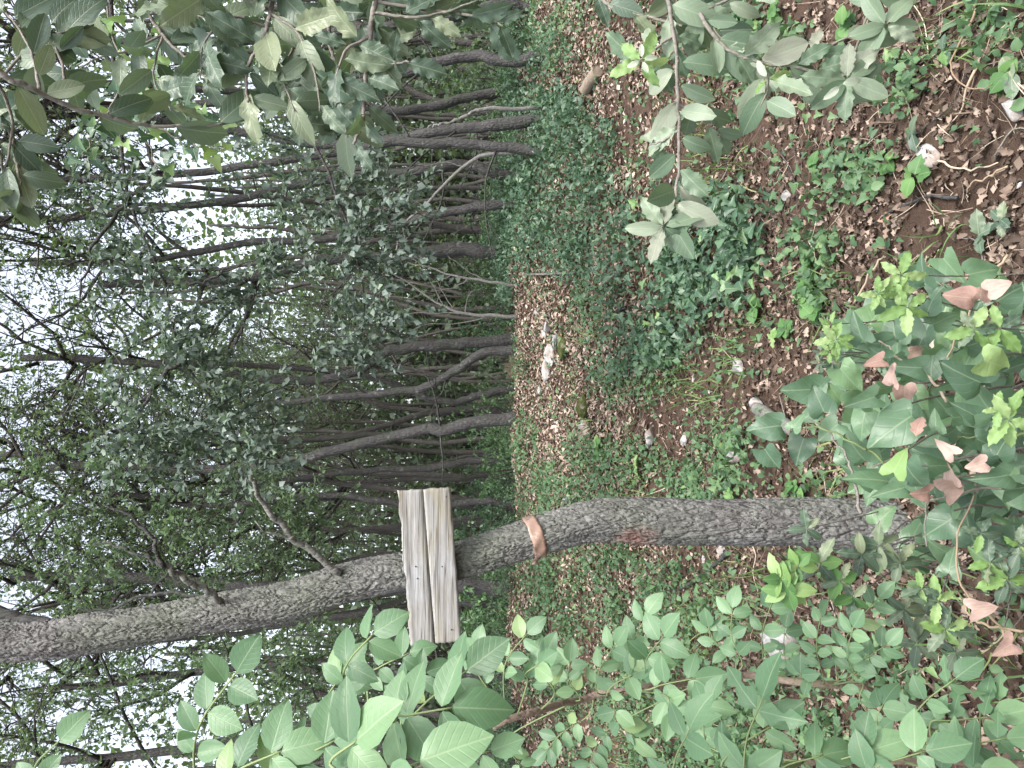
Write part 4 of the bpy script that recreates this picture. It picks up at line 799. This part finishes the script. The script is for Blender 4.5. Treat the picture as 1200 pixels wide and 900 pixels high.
ash_sapling('ash sapling with insect chewed leaflets at the lower right corner', [g, (-.58, .96, .4), (-.50, .90, .75), (-.46, .86, 1.0), (-.44, .84, 1.2)], .008, .003, [
    (((880, 925), (893, 820)), .78, .76, 2, 62, {'bite': True}), (((850, 900), (905, 850)), .8, .78, 2, 50), (((800, 935), (808, 855)), .72, .70, 2, 52), (((912, 905), (965, 885)), .76, .75, 2, 52), (((960, 905), (1020, 880)), .76, .74, 2, 54), (((1010, 910), (1085, 880)), .74, .72, 2, 54, {'bite': True}), (((1070, 850), (1120, 795)), .86, .84, 3, 42, {'bite': True}),
    (((1090, 848), (1165, 840)), .84, .82, 3, 48, {'bite': True}), (((1120, 880), (1180, 865)), .8, .78, 3, 44, {'bite': True}), (((1150, 830), (1215, 815)), .84, .82, 3, 46, {'bite': True}), (((1040, 860), (1035, 825)), .95, .95, 2, 36), (((1100, 905), (1150, 900)), .78, .76, 2, 46), (((840, 880), (830, 820)), .9, .9, 3, 34)], up=.8)

def oak_sprig(name, label, pts, y0, y1, r0, r1, nl, Lpx, kinds, seed, cat='branch', foot=None, spread=.9, up=.35, mat='twig', subs=(), pairs_from=0.1):
    r = np.random.default_rng(seed); P = I(pts, y0, y1)
    if foot is not None: P = np.vstack([np.array(foot), P])
    b0 = P[0].copy(); t = thing(name, label, cat, b0); Q = smooth_path(P, 60, .0006, seed); V, F = tube(Q - b0, lerp_r(r0, r1, 60), 7); link('twig', np_mesh('twig', V, F, M[mat]), t)
    runs = [(Q, nl, pairs_from if foot is None else .35)]
    for sp, n2 in subs:
        S = I(sp, (y0 + y1) / 2, y1); S[0] = nearest(Q, S[0]); SQ = smooth_path(S, 24, .0005, seed + n2); V, F = tube(SQ - b0, lerp_r(r1 * 1.3, r1 * .6, 24), 6); link('twig', np_mesh('twig', V, F, M[mat]), t); runs.append((SQ, n2, .15))
    for Q2, n2, f0 in runs:
        for k in range(n2):
            f = f0 + (1 - f0) * (k + r.uniform(0, .8)) / n2; f = min(f, 1); i = int(f * (len(Q2) - 1)); T = nrm(Q2[min(i + 1, len(Q2) - 1)] - Q2[max(i - 2, 0)]); N = nrm(facing(Q2[i], up) + r.normal(0, .35, 3)); side = nrm(np.cross(N, T)) * (1 if k % 2 else -1)
            D = nrm(T * r.uniform(.1, .9) * (1.4 if f > .9 else 1) + side * r.uniform(.3, 1) * spread + np.array([0, 0, -.25]) + r.normal(0, .2, 3)); kd = kinds[r.integers(0, len(kinds))]; ms = LEAFME[kd]
            leaf_obj('leaf', ms[r.integers(0, len(ms))], t, b0, Q2[i] + D * .004, D, N, Lpx * Q2[i][1] / FPX * r.uniform(.6, 1.08), r.uniform(.82, 1.12))
    return t, b0, Q
oak_sprig('oak_branch', 'thin grey evergreen oak branch with long dark leaves at the top left corner', [(-40, 50), (5, 88), (35, 103), (60, 115), (95, 130), (125, 136), (160, 146), (200, 148), (250, 146), (295, 139)], .62, .72, .0028, .0012, 6, 55, ['holm'], 1, subs=[([(60, 115), (75, 85), (60, 40), (50, 0)], 9), ([(5, 88), (15, 140), (5, 200), (0, 240)], 7), ([(30, 103), (40, 70), (20, 30), (0, 10)], 8), ([(125, 136), (140, 125), (160, 128)], 2)])
oak_sprig('oak_branch', 'evergreen oak branch with broad toothed leaves hanging in at the top', [(330, -60), (320, 0), (310, 40), (290, 80), (290, 120)], .74, .70, .003, .0012, 12, 58, ['holm_t', 'holm'], 2, subs=[([(318, 10), (350, 40), (370, 90), (375, 130)], 9), ([(310, 30), (270, 20), (240, 50), (235, 90)], 9), ([(318, 5), (260, -10), (215, 10)], 7), ([(350, 40), (330, 90), (345, 130)], 6)])
oak_sprig('oak_branch', 'cluster of toothed oak leaves with one browned tip near the dark trunks', [(450, -60), (440, 0), (432, 50), (428, 100), (425, 140), (415, 170)], .66, .64, .003, .0012, 14, 52, ['holm_t'], 3, subs=[([(440, 10), (480, 20), (520, 15), (560, 0)], 9), ([(435, 40), (405, 60), (390, 100)], 7), ([(520, 10), (560, 20), (590, 30)], 5), ([(432, 60), (455, 75), (480, 72)], 3)])
t, b0, Q = oak_sprig('oak_branch', 'hanging oak twig ending in mildewed grey-green leaves over the ivy patch', [(770, -60), (782, 0), (792, 60), (794, 110), (796, 170), (794, 215), (786, 245), (778, 268)], .58, .60, .0019, .0010, 22, 52, ['pale'], 4, subs=[([(790, 40), (760, 62), (745, 74)], 3), ([(794, 120), (825, 140), (845, 160)], 5), ([(794, 150), (775, 165), (760, 170)], 3)])
def rosette(parent, b0, cx, cy, y, n, Lpx, kinds, r, up=.3, tilt=.25, a0=None, wide=.9):
    c = at(cx, cy, y); N0 = facing(c, up); a0 = r.uniform(0, 360) if a0 is None else a0
    for k in range(n):
        D = imgdir(a0 + k * 360 / n + r.uniform(-18, 18), r.uniform(-.1, tilt)); N = nrm(N0 + r.normal(0, .2, 3)); kd = kinds[k % len(kinds)]; ms = LEAFME[kd]; leaf_obj('leaf', ms[r.integers(0, len(ms))], parent, b0, c + D * .002, D, N, Lpx * y / FPX * r.uniform(.75, 1.1), wide)
rr = np.random.default_rng(8)
rosette(t, b0, 752, 72, .555, 5, 40, ['young'], rr, a0=70); rosette(t, b0, 752, 70, .545, 4, 16, ['bloom'], rr, a0=20); rosette(t, b0, 778, 266, .595, 6, 44, ['pale', 'blight', 'pale'], rr, a0=200)
t, b0, Q = oak_sprig('oak_branch', 'oak twig with pale buds and pink blighted leaf tips above the soil', [(800, -60), (815, 0), (835, 40), (860, 62), (890, 72), (930, 78), (970, 88), (992, 95)], .58, .56, .0019, .0010, 22, 54, ['pale'], 6, subs=[([(890, 72), (900, 100), (890, 125)], 4), ([(930, 78), (970, 55), (1010, 38), (1038, 30)], 4), ([(820, 10), (870, -10), (880, -20)], 4), ([(1010, 38), (1020, 10), (1040, -20)], 4)])
rosette(t, b0, 1038, 30, .55, 6, 50, ['pale'], rr, a0=10); rosette(t, b0, 993, 93, .55, 6, 50, ['pale', 'pale', 'blight', 'pale', 'pale'], rr, a0=-20); rosette(t, b0, 985, 100, .54, 2, 24, ['bloom'], rr, a0=210); rosette(t, b0, 900, 92, .56, 4, 26, ['young', 'bloom'], rr); rosette(t, b0, 950, 60, .57, 2, 36, ['blight'], rr)
oak_sprig('oak_branch', 'shaded oak twigs crowding the upper edge right of the toothed cluster', [(660, -80), (690, -20), (720, 10), (760, 20), (800, 30)], .66, .62, .0019, .001, 8, 50, ['holm', 'holm_t'], 7, subs=[([(760, 20), (820, 20), (850, 50)], 7)])
oak_sprig('oak_branch', 'shaded oak branch filling the gap behind the thin grey branch', [(180, -60), (170, 0), (190, 40), (220, 70), (250, 100)], 1.0, .95, .003, .0012, 14, 44, ['holm', 'holm_t'], 11, subs=[([(190, 40), (150, 60), (110, 70), (70, 100)], 10), ([(175, 10), (220, 15), (260, 30)], 8), ([(190, 40), (180, 90), (200, 130)], 8)])
oak_sprig('oak_branch', 'leafy oak twigs hanging just left of the toothed cluster', [(395, -60), (390, 0), (385, 40), (395, 90), (400, 130), (408, 160)], .80, .78, .0028, .0012, 16, 50, ['holm_t', 'holm'], 12, subs=[([(388, 20), (350, 50), (335, 80), (345, 120)], 9), ([(390, 10), (430, 30), (460, 50)], 8), ([(385, 40), (360, 90), (350, 150)], 8)])
oak_sprig('oak_branch', 'drooping dark oak twigs at the far left edge below the grey branch', [(-60, 120), (-20, 130), (10, 150), (20, 190), (25, 230)], .7, .7, .0025, .0012, 9, 52, ['holm'], 13, subs=[([(-20, 130), (0, 180), (5, 225)], 6), ([(-30, 125), (30, 60), (70, 40), (110, 30)], 10)])
# ivy vine hanging among the oak twigs
ri2 = np.random.default_rng(52)
iv = thing('ivy_vine', 'bright young ivy vine trailing under the thin grey oak branch', 'ivy', at(120, -30, 1.3)); ib = at(120, -30, 1.3)
for k, l in enumerate([[(120, -30), (130, 40), (150, 90), (165, 140), (180, 180), (195, 205)], [(150, 90), (120, 140), (105, 165), (95, 185)], [(165, 140), (210, 160), (240, 170), (262, 172)], [(150, 90), (190, 120), (230, 125), (280, 150)], [(200, -30), (190, 40), (200, 100), (220, 140)]]):
    Q = smooth_path(I(l, 1.3, 1.25), 30, .004, k); V, F = tube(Q - ib, lerp_r(.002, .001, 30), 5); link('stem', np_mesh('stem', V, F, M['twig']), iv)
    for q in range(20):
        p = Q[ri2.integers(2, 30)] + ri2.normal(0, .02, 3); kd = 'ivy_young' if ri2.random() < .3 else 'ivy'; leaf_obj('leaf', LEAFME[kd][ri2.integers(0, 3)], iv, ib, p, nrm(ri2.normal(0, .6, 3) + (0, 0, -.7)), nrm(facing(p, .4) + ri2.normal(0, .35, 3)), ri2.uniform(.018, .034))
# ivy patch with single leaves
ip = ground_at(820, 300); iv = thing('ivy_patch', 'glossy ivy patch of pointed leaves below the mildewed oak twig', 'ivy', ip); cnt = 0
while cnt < 285:
    a, b = ri2.uniform(715, 910), ri2.uniform(200, 420)
    if blobs(np.array([a]), np.array([b]), [(760, 340, 60, 60, 1), (840, 300, 75, 90, 1), (790, 370, 70, 45, 1), (730, 250, 40, 50, .8)])[0] < ri2.uniform(.1, .9): continue
    p = ground_at(a, b); p[2] += ri2.uniform(.02, .16); p[1] -= .1; kd = 'ivy_young' if ri2.random() < .05 else 'ivy'
    leaf_obj('leaf', LEAFME[kd][ri2.integers(0, 3)], iv, ip, p, nrm(np.array([ri2.normal(0, .7), -.5 + ri2.normal(0, .4), -.1 + ri2.normal(0, .3)])), nrm(np.array([0, -.55, 1]) + ri2.normal(0, .35, 3)), ri2.uniform(.05, .09)); cnt += 1
# seedlings rooted on the floor
def seedling(label, px, py, n, Lpx, kinds, seed, h=.08, name='bramble_seedling', cat='seedling'):
    r = np.random.default_rng(seed); p = ground_at(px + 6, py); t = thing(name, label, cat, p); q = at(px, py, p[1] - .03); q[2] = max(q[2], p[2] + h * .4)
    stalk('stem', np.array([p, (p + q) / 2 + (.01, 0, 0), q]), .002, .0013, 'green_stem', t, p)
    N0 = nrm(np.array([0, -.5, 1.])); a0 = r.uniform(0, 360)
    for k in range(n):
        a = math.radians(a0 + k * 360 / n + r.uniform(-20, 20)); D = np.array([math.cos(a), math.sin(a) * .8, r.uniform(-.2, .35)]); c = q + r.normal(0, .006, 3) * (1 + (n > 6)); kd = kinds[k % len(kinds)]; ms = LEAFME[kd]; leaf_obj('leaf', ms[r.integers(0, len(ms))], t, p, c, D, nrm(N0 + r.normal(0, .25, 3)), Lpx * p[1] / FPX * r.uniform(.7, 1.1), 1.15)
for k, (l, a, b, n, L, kd) in enumerate([
    ('bramble seedling with toothed leaves on the litter above the heart leaves', 945, 345, 5, 24, ['bramble']), ('second bramble seedling beside the toothed one, darker leaves', 952, 366, 4, 24, ['bramble']), ('tall bramble seedling at the edge of bare soil', 948, 312, 4, 22, ['bramble']),
    ('two-leaved green seedling on bare soil under the oak twig', 955, 190, 3, 18, ['bramble']), ('round leaved seedling in the dark hollow', 1040, 190, 4, 20, ['bramble']), ('round leaved seedling below the dark hollow', 1072, 205, 4, 26, ['bramble']),
    ('small oak seedling with four blue-green leaves beside the flat stone', 1068, 160, 4, 26, ['holm']), ('bright seedling at the top edge above the soil', 880, 25, 5, 18, ['young', 'bramble']), ('green seedling cluster at the top edge beside the oak twig', 905, 15, 6, 20, ['bramble']),
    ('clover-like pale seedling near the ivy patch foot', 905, 395, 4, 16, ['young']), ('bright three-leaved plant by the mossy block', 700, 525, 6, 18, ['bramble', 'young']), ('pale green plant on the path side under the mossy block', 745, 548, 5, 16, ['young']),
    ('small leafy plant between trunk and white rocks', 930, 575, 7, 22, ['holm', 'bramble']), ('light green weeds beside the trunk foot', 860, 590, 5, 16, ['bramble']), ('fern-like seedling at the right edge of the soil', 1175, 260, 5, 26, ['holm_t']), ('large leaved weed at the top right corner', 1180, 90, 4, 30, ['bramble', 'holm']), ('dark oak seedling at the right edge near fallen pink leaves', 1150, 275, 4, 30, ['holm_t']), ('dark green weed tuft under the top edge', 990, 30, 6, 24, ['bramble']), ('small dark plant above the pale looping vine', 1110, 60, 5, 20, ['holm', 'bramble']), ('low bramble shoot beside white angular stone', 885, 360, 5, 20, ['bramble']), ('bramble shoot in litter between ivy patch and heart leaves', 920, 385, 4, 18, ['bramble'])]):
    seedling(l, a, b, n, L, kd, 300 + k)

# heart-leaved vine thicket
rv = np.random.default_rng(17); vp = ground_at(1120, 520); vine = thing('heart_leaved_vine', 'thicket of dark glossy heart-shaped leaves in front of the trunk foot', 'vine', vp)
def hl(cx, cy, L, ang, y, kind='smilax', var=None, toward=.15, up=.55):
    c = at(cx, cy, y); D = imgdir(ang + rv.uniform(-8, 8), toward * rv.uniform(-1, 1)); Lm = L * (1 if kind == 'pink' else .88) * y / FPX; ms = LEAFME[kind]; me = ms[rv.integers(0, len(ms)) if var is None else var]; N = nrm(facing(c, up) + rv.normal(0, .22, 3)); leaf_obj('leaf', me, vine, vp, c - D * Lm * .42, D, N, Lm, rv.uniform(1.0, 1.2))
for q in [(1005, 383, 42, 117), (995, 445, 48, -50), (1062, 430, 46, 175), (1092, 410, 38, -10), (1030, 415, 28, 150), (1110, 452, 34, 200), (1130, 440, 62, 160), (1136, 418, 46, 60), (1106, 374, 38, 30), (1065, 370, 52, 100), (1090, 352, 42, 80), (1182, 344, 48, 40), (1152, 318, 46, 10), (1148, 466, 70, 120), (1190, 475, 48, 0), (1130, 480, 36, 150),
          (1048, 500, 70, 205), (1096, 493, 32, 95), (1010, 497, 40, 250), (1020, 560, 62, 170), (1070, 560, 52, -55), (1045, 575, 46, 200), (1132, 488, 40, 0), (1190, 573, 42, 10), (1158, 520, 38, -20), (1103, 545, 42, 0), (1165, 560, 50, 190), (1150, 400, 44, 20), (1190, 400, 44, -30), (1175, 520, 44, 60), (960, 470, 40, 120), (1010, 470, 44, 200)]: hl(*q, rv.uniform(1.12, 1.28))
for q in [(900, 500, 44, 185), (935, 493, 28, 60), (903, 537, 36, -60), (937, 527, 40, 250), (940, 457, 50, 180), (950, 485, 30, 200), (972, 505, 36, 220)]: hl(*q, rv.uniform(1.35, 1.5))
for q in [(1168, 428, 50, -30), (1053, 540, 42, 60)]: hl(*q, 1.08, 'smilax_young')
for q in [(1075, 500, 38, 80), (1107, 525, 32, 130), (1145, 545, 28, 200), (1118, 572, 50, 20), (1080, 578, 30, 190), (1112, 555, 34, 110), (1124, 348, 36, 180), (1150, 338, 36, 80), (1170, 336, 32, 20), (1074, 412, 24, 10), (1024, 424, 28, 190), (1046, 440, 32, 110), (1060, 462, 34, 280), (1153, 713, 42, 0), (1177, 760, 40, 200)]: hl(q[0], q[1], q[2] * .85, q[3], rv.uniform(1.1, 1.25), 'pink' if rv.random() < .75 else 'pink_oak', None, .5, .3)
for q in range(160):
    while True:
        a, b = rv.uniform(930, 1230), rv.uniform(310, 660)
        if ((a - 1110) / 140) ** 2 + ((b - 470) / 160) ** 2 < 1 or (a > 1060 and b > 520): break
    hl(a, b, rv.uniform(34, 52), rv.uniform(0, 360), rv.uniform(1.32, 1.75), 'smilax', None, .5)
for k, l in enumerate([[(1240, 560), (1160, 572), (1100, 585), (1085, 600), (1088, 640)], [(1240, 505), (1190, 508), (1150, 512), (1122, 512)], [(1010, 600), (1000, 560), (985, 520), (950, 490)], [(1110, 470), (1085, 440), (1055, 420), (1030, 400)], [(1180, 300), (1150, 335), (1130, 380), (1110, 420)], [(1060, 560), (1020, 530), (975, 505), (940, 500)], [(1190, 760), (1160, 720), (1130, 690), (1120, 640), (1140, 580)], [(1200, 740), (1150, 730), (1135, 715), (1125, 700)]]):
    Q = smooth_path(I(l, 1.25, 1.3), 26, .003, k); V, F = tube(Q - vp, lerp_r(.0028, .0014, 26), 6); link('stem', np_mesh('stem', V, F, M[['twig', 'green_stem', 'twig', 'straw', 'straw', 'green_stem', 'straw', 'straw'][k]]), vine)
# stems down to the ground
for k in range(9):
    a = at(rv.uniform(1000, 1190), rv.uniform(360, 640), 1.35); gpt = np.array([a[0] + rv.normal(0, .1), a[1] + rv.uniform(.1, .35), 0]); gpt[2] = float(height(gpt[0], gpt[1])) - .02; Q = smooth_path(np.array([gpt, (a + gpt) / 2 + rv.normal(0, .05, 3), a]), 20, .004, k); V, F = tube(Q - vp, lerp_r(.004, .002, 20), 6); link('stem', np_mesh('stem', V, F, M['twig']), vine)

# young bright oak shoots rising through the thicket
def shoot(label, heads, y, seed, kinds, foot_y=.5, name='oak_shoot'):
    r = np.random.default_rng(seed); c0 = at(heads[0][0], heads[0][1], y); f = np.array([c0[0] + r.normal(0, .05), c0[1] + foot_y, 0.0]); f[2] = float(height(f[0], f[1])) - .02; t = thing(name, label, 'shoot', f)
    for a, b, n, L in heads:
        c = at(a, b, y); V, F = tube(smooth_path(np.array([f, f * .7 + c * .3 + r.normal(0, .07, 3), f * .25 + c * .75 + np.array([0, .07, -.03]) + r.normal(0, .03, 3), c]), 16) - f, lerp_r(.0022, .0010, 16), 5); link('stem', np_mesh('stem', V, F, M['twig']), t); rosette(t, f, a, b, y, n, L, kinds, r, .5, .3)
shoot('bright light green oak shoot above the heart leaves, three tiers', [(1056, 322, 5, 30), (1064, 360, 5, 34), (1030, 344, 6, 24), (1052, 340, 4, 22)], 1.1, 1, ['young'])
shoot('small yellowish oak shoot left of the brightest one', [(980, 398, 6, 24), (974, 380, 5, 16), (972, 412, 6, 14)], 1.25, 2, ['young'])
shoot('pale green oak shoot at the right edge among heart leaves', [(1142, 386, 6, 34), (1172, 385, 5, 38)], 1.1, 3, ['young', 'holm_t'])
shoot('yellow green rounded shoot at the right edge of the thicket', [(1182, 492, 5, 36), (1170, 480, 4, 24)], 1.0, 4, ['young'])
shoot('narrow leaved light green shoot in front of the trunk foot', [(922, 690, 7, 32), (915, 678, 6, 28), (935, 664, 5, 26)], 1.35, 5, ['ash_young', 'bramble'])
shoot('shiny oak shoot beside the dead pink leaves, lower right', [(1108, 738, 6, 36), (1100, 705, 5, 30), (1080, 690, 4, 26)], 1.35, 6, ['young', 'holm_t'])
shoot('dark oak shoot between the trunk foot and ash sapling', [(960, 660, 5, 32), (985, 680, 6, 28), (1000, 700, 5, 26)], 1.4, 7, ['holm_t', 'bramble'])
shoot('oak shoot with mixed pale and dark leaves at the right edge', [(1180, 680, 6, 34), (1160, 660, 5, 30), (1195, 640, 5, 30), (1150, 625, 4, 26)], 1.25, 8, ['holm_t', 'young', 'holm'])
shoot('dull green oak shoot over the trunk foot', [(1030, 640, 6, 32), (1010, 650, 5, 28), (1055, 660, 6, 30), (945, 620, 5, 24)], 1.45, 9, ['holm_t', 'holm'])
shoot('dark oak shoot filling the thicket under the pink leaves', [(1085, 720, 6, 32), (1060, 715, 5, 30), (1075, 755, 5, 30), (1120, 765, 5, 28)], 1.55, 10, ['holm_t', 'holm'])
shoot('sage grey tiny leaved shoot left of the heart leaves', [(968, 400, 8, 12), (962, 412, 8, 11), (975, 425, 8, 12), (960, 425, 7, 11)], 1.35, 11, ['holm'])
